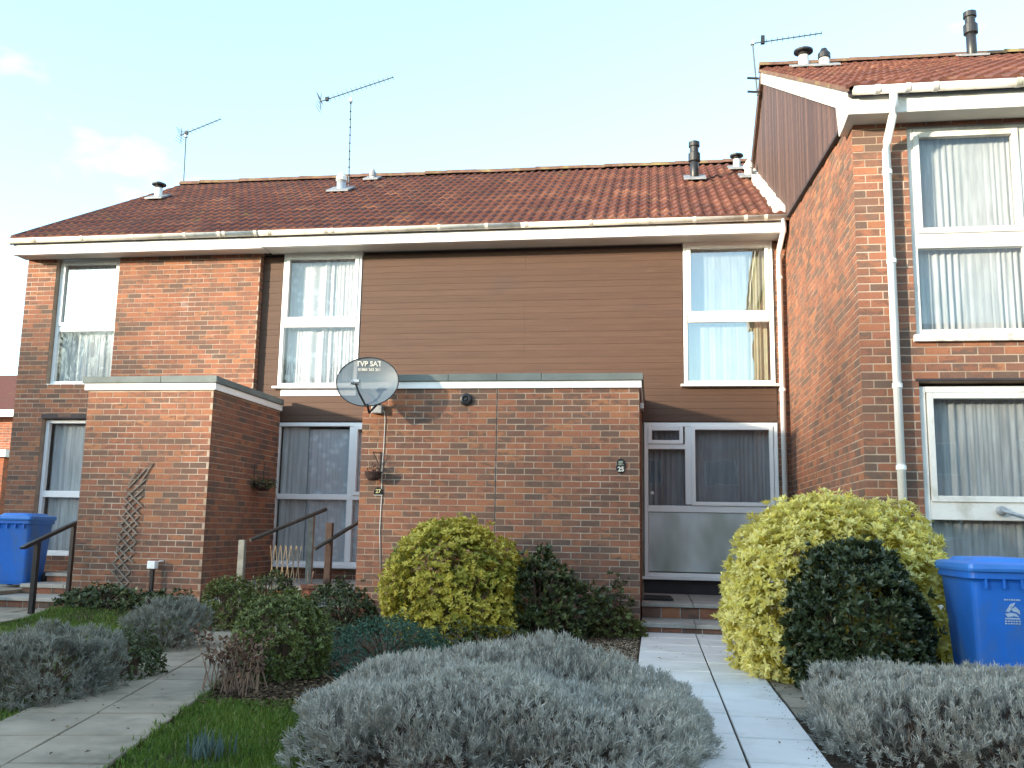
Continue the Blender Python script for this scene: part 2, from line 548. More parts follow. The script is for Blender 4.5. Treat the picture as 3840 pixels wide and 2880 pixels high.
def leaf_mat(name, stops, rough=0.45, trans=0.25, spec=0.35, patch=None):
    m, nt, b = new_mat(name)
    at = nt.nodes.new('ShaderNodeAttribute'); at.attribute_name = 'tint'
    c = ramp(nt, at.outputs['Fac'], stops).outputs['Color']
    if patch:
        n = noise(nt, wpos(nt), patch[1], 3.0, 0.6)
        r = ramp(nt, n, [(patch[2], (0, 0, 0)), (patch[3], (0.8, 0.8, 0.8))])
        c = mixc(nt, r.outputs['Color'], c, patch[0])
    nt.links.new(c, b.inputs['Base Color'])
    b.inputs['Roughness'].default_value = rough
    b.inputs['Specular IOR Level'].default_value = spec
    if trans:
        nt2 = nt.nodes
        t = nt2.new('ShaderNodeBsdfTranslucent')
        nt.links.new(c, t.inputs['Color'])
        mx_ = nt2.new('ShaderNodeMixShader'); mx_.inputs['Fac'].default_value = trans
        out = [n for n in nt2 if n.type == 'OUTPUT_MATERIAL'][0]
        nt.links.new(b.outputs[0], mx_.inputs[1]); nt.links.new(t.outputs[0], mx_.inputs[2])
        nt.links.new(mx_.outputs[0], out.inputs['Surface'])
    return m


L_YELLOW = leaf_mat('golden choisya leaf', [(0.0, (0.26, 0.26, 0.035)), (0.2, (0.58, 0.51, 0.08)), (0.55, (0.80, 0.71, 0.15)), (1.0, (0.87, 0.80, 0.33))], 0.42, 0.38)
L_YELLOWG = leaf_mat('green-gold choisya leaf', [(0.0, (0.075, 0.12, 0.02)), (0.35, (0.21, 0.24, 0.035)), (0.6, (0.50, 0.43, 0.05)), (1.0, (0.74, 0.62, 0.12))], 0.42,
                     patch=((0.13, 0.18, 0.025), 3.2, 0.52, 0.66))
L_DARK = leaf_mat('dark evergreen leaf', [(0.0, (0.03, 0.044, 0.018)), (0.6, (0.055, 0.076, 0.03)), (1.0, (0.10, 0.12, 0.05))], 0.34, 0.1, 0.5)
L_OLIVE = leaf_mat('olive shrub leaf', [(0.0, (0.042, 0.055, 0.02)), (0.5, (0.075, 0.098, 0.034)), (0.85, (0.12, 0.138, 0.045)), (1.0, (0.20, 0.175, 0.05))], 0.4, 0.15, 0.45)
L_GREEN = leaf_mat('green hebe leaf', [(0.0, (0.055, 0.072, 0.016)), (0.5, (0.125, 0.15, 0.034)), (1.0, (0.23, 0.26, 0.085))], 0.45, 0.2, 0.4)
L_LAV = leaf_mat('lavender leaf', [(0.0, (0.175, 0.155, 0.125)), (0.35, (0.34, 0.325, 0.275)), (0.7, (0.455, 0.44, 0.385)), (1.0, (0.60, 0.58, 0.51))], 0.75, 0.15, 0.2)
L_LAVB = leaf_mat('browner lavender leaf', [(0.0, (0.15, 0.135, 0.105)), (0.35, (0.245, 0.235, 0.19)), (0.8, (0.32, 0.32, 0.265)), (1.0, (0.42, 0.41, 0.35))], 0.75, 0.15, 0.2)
L_TEAL = leaf_mat('blue-green ground cover leaf', [(0.0, (0.035, 0.085, 0.05)), (0.6, (0.07, 0.15, 0.095)), (1.0, (0.12, 0.21, 0.14))], 0.55, 0.2)
L_GRASS = leaf_mat('grass blade', [(0.0, (0.06, 0.105, 0.014)), (0.6, (0.11, 0.185, 0.024)), (0.9, (0.165, 0.23, 0.035)), (1.0, (0.28, 0.25, 0.10))], 0.5, 0.25, 0.3)
L_DEAD = leaf_mat('dead hydrangea leaf', [(0.0, (0.075, 0.040, 0.032)), (0.5, (0.13, 0.070, 0.050)), (1.0, (0.24, 0.17, 0.11))], 0.8, 0.1, 0.1)
L_LITTER = leaf_mat('fallen leaf', [(0.0, (0.05, 0.035, 0.022)), (0.5, (0.10, 0.068, 0.04)), (1.0, (0.22, 0.15, 0.08))], 0.85, 0.05, 0.1)
L_BULB = leaf_mat('bulb leaf', [(0.0, (0.06, 0.10, 0.085)), (1.0, (0.13, 0.18, 0.16))], 0.5, 0.15)
L_GRAVEL = leaf_mat('gravel stone', [(0.0, (0.22, 0.16, 0.10)), (0.5, (0.36, 0.28, 0.19)), (1.0, (0.50, 0.43, 0.33))], 0.85, 0.0, 0.2)


def soil_mat():
    m, nt, b = new_mat('garden soil')
    n1 = noise(nt, wpos(nt), 16.0, 7.0, 0.7)
    c = ramp(nt, n1, [(0.3, (0.035, 0.026, 0.018)), (0.55, (0.065, 0.048, 0.033)), (0.75, (0.12, 0.09, 0.06))])
    nt.links.new(c.outputs['Color'], b.inputs['Base Color'])
    b.inputs['Roughness'].default_value = 0.95
    b.inputs['Specular IOR Level'].default_value = 0.1
    bump(nt, b, n1, 0.8, 0.03)
    return m


M_SOIL = soil_mat()


# ------------------------------------------------------------------ brickwork
PROUD = 0.0028
BCACHE = {}


def brick_mesh(l, h, mat):
    k = (round(l, 3), round(h, 3), mat.name)
    if k not in BCACHE:
        x, z = k[0] / 2, k[1] / 2
        e = 0.0016
        v = [(-x, 0.004, -z), (x, 0.004, -z), (x, 0.004, z), (-x, 0.004, z),
             (-x + e * .3, -PROUD + e, -z + e * .3), (x - e * .3, -PROUD + e, -z + e * .3), (x - e * .3, -PROUD + e, z - e * .3), (-x + e * .3, -PROUD + e, z - e * .3),
             (-x + e, -PROUD, -z + e), (x - e, -PROUD, -z + e), (x - e, -PROUD, z - e), (-x + e, -PROUD, z - e)]
        f = [(8, 9, 10, 11)]
        for a in (0, 4):
            for i in range(4):
                j = (i + 1) % 4
                f.append((a + i, a + j, a + 4 + j, a + 4 + i))
        me = bpy.data.meshes.new('brick')
        me.from_pydata(v, [], f)
        me.materials.append(mat)
        BCACHE[k] = me
    return BCACHE[k]


def lay_bricks(wall, u0, u1, z0, z1, plane, axis='Y', holes=(), zref=2.74, shift=0.0, budget=None, near=None, mat=None, joined=None, course=0.075, length=0.225):
    """axis Y: wall faces -Y at y=plane, u is X. axis X-: wall faces -X at x=plane, u is Y. X+: faces +X.
    Each brick is an object while budget[0] lasts (only where near(u,z) holds), the rest go to the joined builder."""
    mat = mat or M_BRICK
    jt = 0.010
    k0 = math.floor((z0 - zref) / course) - 1
    k = k0
    while True:
        za = zref + k * course + jt / 2
        zb = za + course - jt
        if za > z1 - 0.02: break
        k += 1
        a, b = max(za, z0), min(zb, z1)
        if b - a < 0.02: continue
        zc = (a + b) / 2
        segs = [(u0, u1)]
        for (h0, h1, hz0, hz1) in holes:
            if hz0 < zc < hz1:
                ns = []
                for s0, s1 in segs:
                    if h1 <= s0 or h0 >= s1: ns.append((s0, s1)); continue
                    if h0 > s0: ns.append((s0, h0))
                    if h1 < s1: ns.append((h1, s1))
                segs = ns
        ph = (0.5 * length if k % 2 else 0.0) + shift
        for s0, s1 in segs:
            i = math.floor((s0 - ph) / length) - 1
            while True:
                b0 = ph + i * length + jt / 2
                b1 = b0 + length - jt
                i += 1
                if b0 >= s1 - 0.012: break
                c0, c1 = max(b0, s0), min(b1, s1)
                if c1 - c0 < 0.03: continue
                uc = (c0 + c1) / 2
                off = random.uniform(-0.0015, 0.0015)
                if budget is not None and budget[0] > 0 and (near is None or near(uc, zc)):
                    budget[0] -= 1
                    o = bpy.data.objects.new('brick', brick_mesh(c1 - c0, b - a, mat))
                    if axis == 'Y': loc = (uc, plane + off, zc)
                    else: loc = (plane + off, uc, zc)
                    link(o, wall, loc=loc)
                    if axis == 'X-': o.rotation_euler = (0, 0, -math.pi / 2)
                    if axis == 'X+': o.rotation_euler = (0, 0, math.pi / 2)
                elif joined is not None:
                    t = random.random()
                    p = PROUD + off
                    if axis == 'Y': joined.box(c0, c1, plane - p, plane + 0.004, a, b, t)
                    elif axis == 'X-': joined.box(plane - p, plane + 0.004, c0, c1, a, b, t)
                    else: joined.box(plane - 0.004, plane + p, c0, c1, a, b, t)


def finish_bricks(j, wall, mat=None):
    if j.f:
        o = j.build('brick_field', mat or M_BRICK, wall, attr=True)
        o['kind'] = 'stuff'


def wall_slab(mb, x0, x1, y0, y1, z0, z1, holes=()):
    """a slab facing Y with rectangular openings (x0,x1,z0,z1)."""
    xs = sorted({x0, x1, *[min(max(h[0], x0), x1) for h in holes], *[min(max(h[1], x0), x1) for h in holes]})
    zs = sorted({z0, z1, *[min(max(h[2], z0), z1) for h in holes], *[min(max(h[3], z0), z1) for h in holes]})
    for i in range(len(xs) - 1):
        run = None
        for j in range(len(zs) - 1):
            cx, cz = (xs[i] + xs[i + 1]) / 2, (zs[j] + zs[j + 1]) / 2
            solid = not any(h[0] < cx < h[1] and h[2] < cz < h[3] for h in holes)
            if solid: run = (run[0], zs[j + 1]) if run else (zs[j], zs[j + 1])
            if (not solid or j == len(zs) - 2) and run:
                mb.box(xs[i], xs[i + 1], y0, y1, *run)
                run = None


# ------------------------------------------------------------------ windows
def make_window(house, x0, x1, z0, z1, y, panes, bars, curtain=None, glass=None, sill=True, fw=0.055, label=None, room=True, frame_mat=None, name='window', sash=()):
    """frame front face at y; panes: (x0,x1,z0,z1[,mat]); bars: rectangles of the frame between panes."""
    fm = frame_mat or M_WHITE
    glass = glass or M_GLASS
    m = MB()
    d = 0.075
    m.box(x0, x0 + fw, y, y + d, z0, z1); m.box(x1 - fw, x1, y, y + d, z0, z1)
    m.box(x0 + fw, x1 - fw, y, y + d, z1 - fw, z1); m.box(x0 + fw, x1 - fw, y, y + d, z0, z0 + fw)
    for i, b in enumerate(bars): m.box(b[0], b[1], y + 0.002 + 0.0025 * i, y + d - 0.002 - 0.0025 * i, b[2], b[3])
    w = m.build(name, fm, house, bevel=0.006)
    if label: w['label'] = label
    for i, p in enumerate(panes):
        px0, px1, pz0, pz1 = p[:4]
        g = p[4] if len(p) > 4 else glass
        if i in sash:
            s = MB(); t = 0.042; yy = y - 0.016
            s.box(px0 - 0.012, px0 + t, yy, y + 0.05, pz0 - 0.012, pz1 + 0.012); s.box(px1 - t, px1 + 0.012, yy, y + 0.05, pz0 - 0.012, pz1 + 0.012)
            s.box(px0 + t, px1 - t, yy, y + 0.05, pz0 - 0.012, pz0 + t); s.box(px0 + t, px1 - t, yy, y + 0.05, pz1 - t, pz1 + 0.012)
            s.build('sash', fm, w, bevel=0.005)
            px0 += t - 0.01; px1 -= t - 0.01; pz0 += t - 0.01; pz1 -= t - 0.01
        yy = y + 0.028
        gm = MB().add([(px0 - .004, yy, pz0 - .004), (px1 + .004, yy, pz0 - .004), (px1 + .004, yy, pz1 + .004), (px0 - .004, yy, pz1 + .004)], [(0, 1, 2, 3)])
        gm.build('pane', g, w)
    if sill:
        MB().box(x0 - 0.05, x1 + 0.05, y - 0.09, y + 0.05, z0 - 0.035, z0 - 0.001).build('sill', fm, w, bevel=0.006)
    if room:
        m = MB()
        yb = y + d + 0.02; ye = y + 3.0; a, b, c, e = x0 - 0.25, x1 + 0.25, z0 - 0.45, z1 + 0.25
        m.add([(a, yb, c), (b, yb, c), (b, yb, e), (a, yb, e), (a, ye, c), (b, ye, c), (b, ye, e), (a, ye, e)],
              [(0, 1, 5, 4), (1, 2, 6, 5), (2, 3, 7, 6), (3, 0, 4, 7), (4, 5, 6, 7)])
        m.build('room_interior', M_ROOM, w)
    return w


def curtain(win, x0, x1, z0, z1, y, mat, amp=0.028, wl=0.11, name='net_curtain', gather=0.0, seed=0):
    rg = random.Random(seed)
    n = int((x1 - x0) / 0.012)
    ph = [rg.uniform(0, 6.28) for _ in range(4)]
    rows = 14
    v, f = [], []
    for j in range(rows + 1):
        tz = j / rows
        z = z0 + (z1 - z0) * tz
        for i in range(n + 1):
            x = x0 + (x1 - x0) * i / n
            a = amp * (1 + 0.35 * math.sin(x * 3.1 + ph[2])) * (0.6 + 0.4 * (1 - tz))
            q_ = 2 * math.pi * x / wl + ph[0] + 1.6 * math.sin(x * 6.3 + ph[1]) + 1.1 * math.sin(x * 13.7 + ph[2]) + 0.25 * tz * math.sin(x * 9 + ph[3])
            yy = y + a * (0.55 + 0.45 * math.sin(x * 8.1 + ph[1])) * math.sin(q_) + a * 0.35 * math.sin(2.7 * q_ + ph[3]) + a * 0.3 * math.sin(x * 4.0 + ph[0])
            v.append((x, yy, z))
    for j in range(rows):
        for i in range(n):
            q = j * (n + 1) + i
            f.append((q, q + 1, q + n + 2, q + n + 1))
    return MB().add(v, f).build(name, mat, win, smooth=True)


# ------------------------------------------------------------------ roof tiles
TILEW, GAUGE = 0.30, 0.345


def tile_mesh():
    xs = np.linspace(-TILEW / 2, TILEW / 2, 13)
    def prof(x):
        z = 0.0
        for c in (-0.075, 0.075):
            d = abs(x - c)
            if d < 0.048: z = max(z, 0.030 * math.cos(d / 0.048 * math.pi / 2))
        return z
    v, f = [], []
    n = len(xs)
    for x in xs: v.append((x * 0.996, -0.03, prof(x) + 0.032))
    for x in xs: v.append((x * 0.996, GAUGE, prof(x) + 0.006))
    for x in xs: v.append((x * 0.996, -0.03, prof(x) * 0.8 - 0.001))
    for i in range(n - 1):
        f.append((i, i + 1, n + i + 1, n + i))
        f.append((2 * n + i, 2 * n + i + 1, i + 1, i))
    f.append((0, n, 2 * n)); f.append((n - 1, 3 * n - 1, 2 * n - 1))
    me = bpy.data.meshes.new('roof_tile')
    me.from_pydata(v, [], f)
    me.materials.append(M_TILE)
    return me


TILE = tile_mesh()


def lay_tiles(roof, x0, x1, ye, ze, slope, length, limit=None):
    ang = math.atan(slope)
    ca, sa = math.cos(ang), math.sin(ang)
    rows = int(length / GAUGE)
    g = length / rows
    nx = int(round((x1 - x0) / TILEW))
    w = (x1 - x0) / nx
    for r in range(rows):
        for i in range(nx):
            o = bpy.data.objects.new('roof_tile', TILE)
            d = r * g
            link(o, roof, loc=(x0 + (i + 0.5) * w + random.uniform(-.003, .003), ye + d * ca, ze + d * sa + random.uniform(-.002, .003)))
            o.rotation_euler = (ang + random.uniform(-.006, .006), random.uniform(-.006, .006), random.uniform(-.008, .008))
            o.scale = (w / TILEW, g / GAUGE, 1.0)


def lay_ridge(roof, x0, x1, y, z, r=0.13, step=0.45):
    nx = max(1, int(round((x1 - x0) / step)))
    w = (x1 - x0) / nx
    v, f = [], []
    ns = 9
    for e in (0, 1):
        for k in range(ns):
            a = math.pi * (k / (ns - 1))
            rr = r + (0.012 if e == 0 else 0.0)
            v.append((w * (-0.5 + 1.02 * e), rr * math.cos(a), rr * 0.75 * math.sin(a)))
    f = [(k, k + 1, ns + k + 1, ns + k) for k in range(ns - 1)] + [tuple(range(ns)), tuple(range(ns, 2 * ns))[::-1]]
    me = bpy.data.meshes.new('ridge_tile')
    me.from_pydata(v, [], f); me.materials.append(M_RIDGE)
    for i in range(nx):
        o = bpy.data.objects.new('ridge_tile', me)
        link(o, roof, loc=(x0 + (i + 0.5) * w, y, z + random.uniform(-.008, .008)))
        o.rotation_euler = (0, random.uniform(-.012, .012), 0)


def gutter(house, x0, x1, y, z, r, mat, brackets, end=None):
    v, f = [], []
    n = 10
    for x in (x0, x1):
        for rr in (r, r - 0.006):
            for k in range(n + 1):
                a = math.pi + math.pi * k / n
                v.append((x, y + rr * math.cos(a), z + rr * math.sin(a) * 1.05))
    m = n + 1
    for k in range(n):
        f.append((k, k + 1, 2 * m + k + 1, 2 * m + k))
        f.append((m + k + 1, m + k, 3 * m + k, 3 * m + k + 1))
        f.append((k, m + k, m + k + 1, k + 1))
        f.append((2 * m + k, 2 * m + k + 1, 3 * m + k + 1, 3 * m + k))
    f.append((0, 2 * m, 3 * m, m)); f.append((n, m + n, 3 * m + n, 2 * m + n))
    mb = MB().add(v, f)
    if end is not None:
        mb.add([(end, y + r * math.cos(math.pi + math.pi * k / n), z + r * math.sin(math.pi + math.pi * k / n) * 1.05) for k in range(n + 1)], [tuple(range(n + 1))])
    g = mb.build('gutter', mat, house, smooth=True)
    for bx in brackets:
        vv, ff = [], []
        for x in (bx - 0.022, bx + 0.022):
            for k in range(n + 1):
                a = math.pi + math.pi * k / n
                vv.append((x, y + (r + 0.007) * math.cos(a), z + 0.004 + (r + 0.007) * math.sin(a) * 1.05))
        for k in range(n): ff.append((k, k + 1, m + k + 1, m + k))
        ff.append(tuple(range(m))); ff.append(tuple(range(m, 2 * m))[::-1])
        MB().add(vv, ff).build('gutter_bracket', mat, g)
    return g


def downpipe(house, pts, r, mat, clips, name='downpipe'):
    m = MB().tube(pts, r, 14)
    p = m.build(name, mat, house, smooth=True)
    for (x, y, z) in clips:
        MB().lathe([(r + .001, -.022), (r + .008, -.02), (r + .008, .02), (r + .001, .022)], (x, y, z), 14).build('pipe_clip', mat, p)
    return p


def flue(house, x, y, z, r, h, mat, cap, capmat, base=True, name='flue_pipe'):
    p = MB().tube([(x, y, z - 0.35), (x, y, z + h)], r, 16).build(name, mat, house, smooth=True)
    if cap == 'cowl':
        MB().lathe([(r * 0.9, h), (r * 1.05, h + 0.02), (r * 0.95, h + 0.055), (r * 1.9, h + 0.06), (r * 1.9, h + 0.085), (r * 0.6, h + 0.125), (0.001, h + 0.13)], (x, y, z), 18).build('cowl', capmat, p, smooth=False)
    elif cap == 'cap':
        MB().lathe([(r * 1.02, h - 0.06), (r * 1.22, h - 0.05), (r * 1.22, h + 0.02), (r * 0.8, h + 0.06), (r * 0.55, h + 0.10), (0.001, h + 0.105)], (x, y, z), 18).build('cowl', capmat, p)
    elif cap == 'terminal':
        MB().lathe([(r * 1.02, h - 0.34), (r * 1.4, h - 0.32), (r * 1.4, h - 0.18), (r * 1.02, h - 0.16), (r * 1.02, h - 0.06), (r * 1.3, h - 0.05), (r * 1.3, h + 0.03), (r * 0.5, h + 0.06), (0.001, h + 0.065)], (x, y, z), 18).build('cowl', capmat, p)
    if base:
        s = 0.535
        w, d = r * 2.5, r * 2.1
        v = [(x - w, y - d * 1.3, z - d * 1.3 * s + 0.075), (x + w, y - d * 1.3, z - d * 1.3 * s + 0.075), (x + w, y + d, z + d * s + 0.075), (x - w, y + d, z + d * s + 0.075)]
        v2 = [(a, b, c - 0.03) for a, b, c in v]
        MB().add(v + v2, [(0, 1, 2, 3), (4, 5, 1, 0), (5, 6, 2, 1), (6, 7, 3, 2), (7, 4, 0, 3)]).build('flashing', M_LEAD, p)
    return p


# ================================================================== STRUCTURE
def gz(x, y):
    """height of the garden soil."""
    def ss(a, b, t):
        t = min(1, max(0, (t - a) / (b - a)))
        return t * t * (3 - 2 * t)
    z = -0.035
    z += 0.14 * ss(-1.2, -0.1, y) * ss(-3.2, -4.6, x) * ss(-7.2, -7.0, x)
    z += 0.09 * ss(-0.9, -0.1, y) * ss(-3.9, -3.0, x) * ss(0.0, -0.15, x)
    z -= 0.02 * ss(1.05, 2.0, x)
    return z


def make_ground():
    xs = [-400, -120, -50, -25] + list(np.arange(-14, 8.01, 0.16)) + [20, 50, 120, 400]
    ys = [-400, -120, -50, -25] + list(np.arange(-13, 4.01, 0.16)) + [12, 30, 60, 150, 400]
    v = [(x, y, gz(x, y) + 0.012 * (math.sin(x * 7.1 + y * 3.3) * math.sin(y * 8.3 - x * 2.1))) for y in ys for x in xs]
    n = len(xs)
    f = [(j * n + i, j * n + i + 1, (j + 1) * n + i + 1, (j + 1) * n + i) for j in range(len(ys) - 1) for i in range(n - 1)]
    return MB().add(v, f).build('ground', M_SOIL, smooth=True, kind='structure')


ground = make_ground()

# ---- roof line shared by the three lower houses
E_Y, E_Z, SL = 1.80, 5.50, 0.55
RG_Y = 6.84
RG_Z = E_Z + SL * (RG_Y - E_Y)
SLEN = math.hypot(RG_Y - E_Y + 0.03, SL * (RG_Y - E_Y + 0.03))


def low_roof(house, x0, x1, left=None):
    t = 0.05
    poly = [(E_Y + 0.02, E_Z - 0.02), (RG_Y, RG_Z - 0.02), (2 * RG_Y - E_Y, E_Z - 0.02), (2 * RG_Y - E_Y, E_Z - 0.12), (RG_Y, RG_Z - 0.14), (E_Y + 0.02, E_Z - 0.10)]
    roof = MB().prism(poly, 'X', x0, x1).build('roof', M_DARK, house)
    lay_tiles(roof, x0, x1, E_Y + 0.0, E_Z - 0.012, SL, SLEN - 0.09)
    lay_ridge(roof, x0, x1, RG_Y, RG_Z - 0.015)
    return roof


def eaves(house, x0, x1, y_wall, zf0=5.25, soff=True):
    f = MB().box(x0, x1, 1.83, 1.905, zf0, 5.455).build('fascia', M_WHITE, house, bevel=0.004)
    MB().box(x0, x1, 1.9055, y_wall, zf0 + 0.012, zf0 + 0.024).build('soffit', M_SOFFIT, house)
    return f


def boards(clad, ranges, z0, z1, y, pitch=0.0945):
    n = int((z1 - z0) / pitch)
    me_cache = {}
    for k in range(n):
        za, zb = z0 + k * pitch, z0 + (k + 1) * pitch
        zc = (za + zb) / 2
        for (x0, x1, r0, r1) in ranges:
            if not (r0 < zc < r1): continue
            key = (round(x1 - x0, 3))
            if key not in me_cache:
                l = (x1 - x0) / 2
                poly = [(0.03, 0.0), (0.0012, 0.0003), (0.0, 0.002), (0.0, pitch - 0.003), (0.0015, pitch - 0.002), (0.003, pitch - 0.0004), (0.03, pitch)]
                me_cache[key] = MB().prism(poly, 'X', -l, l).mesh('board', M_BOARD)
            o = bpy.data.objects.new('board', me_cache[key])
            link(o, clad, loc=((x0 + x1) / 2, y + random.uniform(-.0015, .0015), za))


YW = 2.25                                  # face of the upper windows
YC = 2.265                                 # face of the cladding

# ------------------------------------------------------------------ house A (left end, brick fronted)
hA = empty('terraced_house', (-7.77, 2.2, 0), label='left end terraced house with all-brick upper wall and trellis on its brick porch', cat='house', group='houses of the brick terrace')
YA = 2.16
holesA = [(-9.23, -8.14, 3.22, 5.6), (-9.23, -7.25, 0.60, 2.69)]
w = MB()
wall_slab(w, -9.73, -5.80, YA, YA + 0.25, -0.2, 5.27, holesA)
w.box(-9.73, -9.48, YA + 0.251, 2 * RG_Y - YA - 0.4, -0.2, 5.27)
w.prism([(YA + 0.2, 5.27), (RG_Y, RG_Z - 0.16), (2 * RG_Y - YA - 0.4, 5.27)], 'X', -9.72, -9.5)
wallA = w.build('wall', M_MORTAR, hA)
jA = MB()
bA = [40]
lay_bricks(wallA, -9.73, -5.80, 2.99, 5.27, YA, 'Y', holesA, zref=2.78, shift=0.03, budget=None, joined=jA)
lay_bricks(wallA, -9.73, -7.0, -0.1, 2.99, YA, 'Y', holesA, zref=2.78, shift=0.03, joined=jA)
lay_bricks(wallA, YA + 0.004, YC + 0.03, 2.9, 5.27, -5.80, 'X+', zref=2.78, joined=jA)
lay_bricks(wallA, YA, 9, -0.1, 5.2, -9.73, 'X-', zref=2.78, joined=jA, budget=None)
finish_bricks(jA, wallA)
# porch A
w = MB()
w.box(-7.07, -5.35, 0.0, 0.2, -0.2, 2.80); w.box(-5.55, -5.35, 0.2005, YA - 0.001, -0.2, 2.80); w.box(-7.07, -6.87, 0.2005, YA - 0.001, -0.2, 2.80)
porchA = w.build('porch_wall', M_MORTAR, hA)
jA = MB(); bA = [300]
lay_bricks(porchA, -7.07, -5.354 + 0.008, -0.1, 2.80, 0.0, 'Y', zref=2.78, shift=0.02, budget=bA, joined=jA, near=lambda u, z: z > 0.35)
lay_bricks(porchA, 0.0, YA, -0.1, 2.80, -5.35, 'X+', zref=2.78, joined=jA)
lay_bricks(porchA, 0.0, YA, -0.1, 2.80, -7.07, 'X-', zref=2.78, joined=jA)
finish_bricks(jA, porchA)


def porch_roof(house, x0, x1, y1, ol, orr, seams=()):
    fz0, fz1, cz = 2.80, 2.885, 2.975
    m = MB()
    m.box(x0 - ol * .6, x1 + orr * .6, -0.03, -0.008, fz0, fz1)
    if orr: m.box(x1 + 0.008, x1 + orr * .6, -0.007, y1, fz0, fz1)
    if ol: m.box(x0 - ol * .6, x0 - 0.008, -0.007, y1, fz0, fz1)
    f = m.build('porch_fascia', M_WHITE, house, bevel=0.003)
    xs = [x0 - ol] + list(seams) + [x1 + orr]
    r = MB()
    r.box(x0 - ol + 0.06, x1 + orr - 0.06, 0.0, y1, fz1 + 0.002, cz - 0.05)
    roof = r.build('porch_roof', M_FELT, house)
    for a, b in zip(xs[:-1], xs[1:]):
        MB().box(a + 0.002, b - 0.002, -0.055, 0.02, fz1 + 0.003, cz + random.uniform(-.004, .004)).build('felt_edge', M_FELT, roof, bevel=0.006)
    if orr: MB().box(x1 + orr - 0.06, x1 + orr, 0.021, y1, fz1 + 0.003, cz - 0.004).build('felt_edge', M_FELT, roof, bevel=0.006)
    if ol: MB().box(x0 - ol, x0 - ol + 0.06, 0.021, y1, fz1 + 0.003, cz - 0.004).build('felt_edge', M_FELT, roof, bevel=0.006)
    return roof


porch_roof(hA, -7.07, -5.35, YA - 0.01, 0.07, 0.06, (-6.05,))
roofA = low_roof(hA, -9.80, -5.80)
# verge of the left gable
v = [(-9.80, E_Y - 0.02, E_Z - 0.12), (-9.80, RG_Y, RG_Z - 0.14), (-9.77, RG_Y, RG_Z - 0.14), (-9.77, E_Y - 0.02, E_Z - 0.12)]
MB().add(v + [(a, b, c + 0.16) for a, b, c in v], [(0, 1, 5, 4), (1, 2, 6, 5), (2, 3, 7, 6), (3, 0, 4, 7), (4, 5, 6, 7), (3, 2, 1, 0)]).build('verge', M_DARK, hA)
eaves(hA, -9.78, -5.66, YA - 0.002, 5.235)
gutter(hA, -9.86, -5.665, 1.762, 5.465, 0.06, M_GUTTER, [-9.35, -8.55, -7.7, -6.85, -6.3, -6.22, -5.72], end=-9.86)
flue(hA, -9.25, 5.0, E_Z + SL * 3.2 + 0.02, 0.07, 0.22, M_PAINT, 'cowl', M_BLACK, name='vent_pipe')
tA = make_window(hA, -9.22, -8.15, 3.235, 5.27, YA + 0.09, [(-9.165, -8.205, 4.19, 5.21), (-9.165, -8.205, 3.29, 4.085, M_GLASS)], [(-9.165, -8.205, 4.085, 4.19)], glass=M_GLASSR, sash=(0,))
curtain(tA, -9.16, -8.2, 3.28, 5.2, YA + 0.22, M_NET, seed=1)
lA = make_window(hA, -9.22, -7.26, 0.62, 2.68, YA + 0.09, [(-9.165, -8.30, 1.58, 2.62), (-9.165, -8.30, 0.68, 1.48), (-8.24, -7.32, 0.68, 2.62)], [(-9.165, -8.30, 1.48, 1.58), (-8.30, -8.24, 0.675, 2.625)])
curtain(lA, -9.16, -7.3, 0.66, 2.62, YA + 0.22, M_NET, seed=2, wl=0.14)
MB().box(-9.25, -7.2, YA - 0.003, YA + 0.06, 2.69, 2.76).build('lintel', M_DARK, hA)

# ------------------------------------------------------------------ house B (second from left, lace curtains)
hB = empty('terraced_house', (-3.75, 2.25, 0), label='terraced house with white lace curtains and satellite dish, second from left', cat='house', group='houses of the brick terrace')
w = MB()
wall_slab(w, -5.795, -1.705, 2.30, 2.5, -0.2, 5.27, [(-5.47, -4.20, 3.13, 5.6), (-5.44, -3.42, 0.50, 2.66)])
wallB = w.build('wall', M_MORTAR, hB)
jB = MB(); bB = [0]
lay_bricks(wallB, -5.795, -5.44, 0.0, 2.66, 2.30, 'Y', joined=jB)
lay_bricks(wallB, -5.44, -3.42, 0.0, 0.5, 2.30, 'Y', joined=jB)
finish_bricks(jB, wallB)
cladB = MB().box(-5.795, -5.475, 2.2965, 2.2995, 2.66, 5.26).box(-4.195, -1.705, 2.2965, 2.2995, 2.66, 5.26).build('cladding', M_DARK, hB)
boards(cladB, [(-5.79, -5.475, 3.13, 5.3), (-4.195, -1.7005, 3.13, 5.3), (-5.79, -3.3, 2.0, 3.13), (-3.29, -1.703, 2.9, 3.13)], 2.66, 5.28, YC)
w = MB()
w.box(-3.375, -1.706, 0.0, 0.2, -0.2, 2.80); w.box(-3.375, -3.175, 0.2005, 2.26, -0.2, 2.80)
porchB = w.build('porch_wall', M_MORTAR, hB)
jB = MB(); bB = [300]
lay_bricks(porchB, -3.375, -1.708, -0.1, 2.80, 0.0, 'Y', shift=-0.02, budget=bB, joined=jB, near=lambda u, z: z > 0.2)
lay_bricks(porchB, 0.0, 2.26, -0.1, 2.80, -3.375, 'X-', joined=jB)
finish_bricks(jB, porchB)
MB().box(-1.7055, -1.6945, -0.001, 0.19, 0.0, 2.80).build('movement_joint', M_DARK, hB)
porch_roof(hB, -3.375, -1.70, 2.26, 0.05, 0.0, (-2.3,))
low_roof(hB, -5.80, -1.70)
eaves(hB, -5.658, -1.70, 2.262, 5.25)
gutter(hB, -5.664, -1.70, 1.762, 5.465, 0.06, M_GUTTER, [-5.5, -4.62, -4.52, -3.7, -2.9, -2.2])
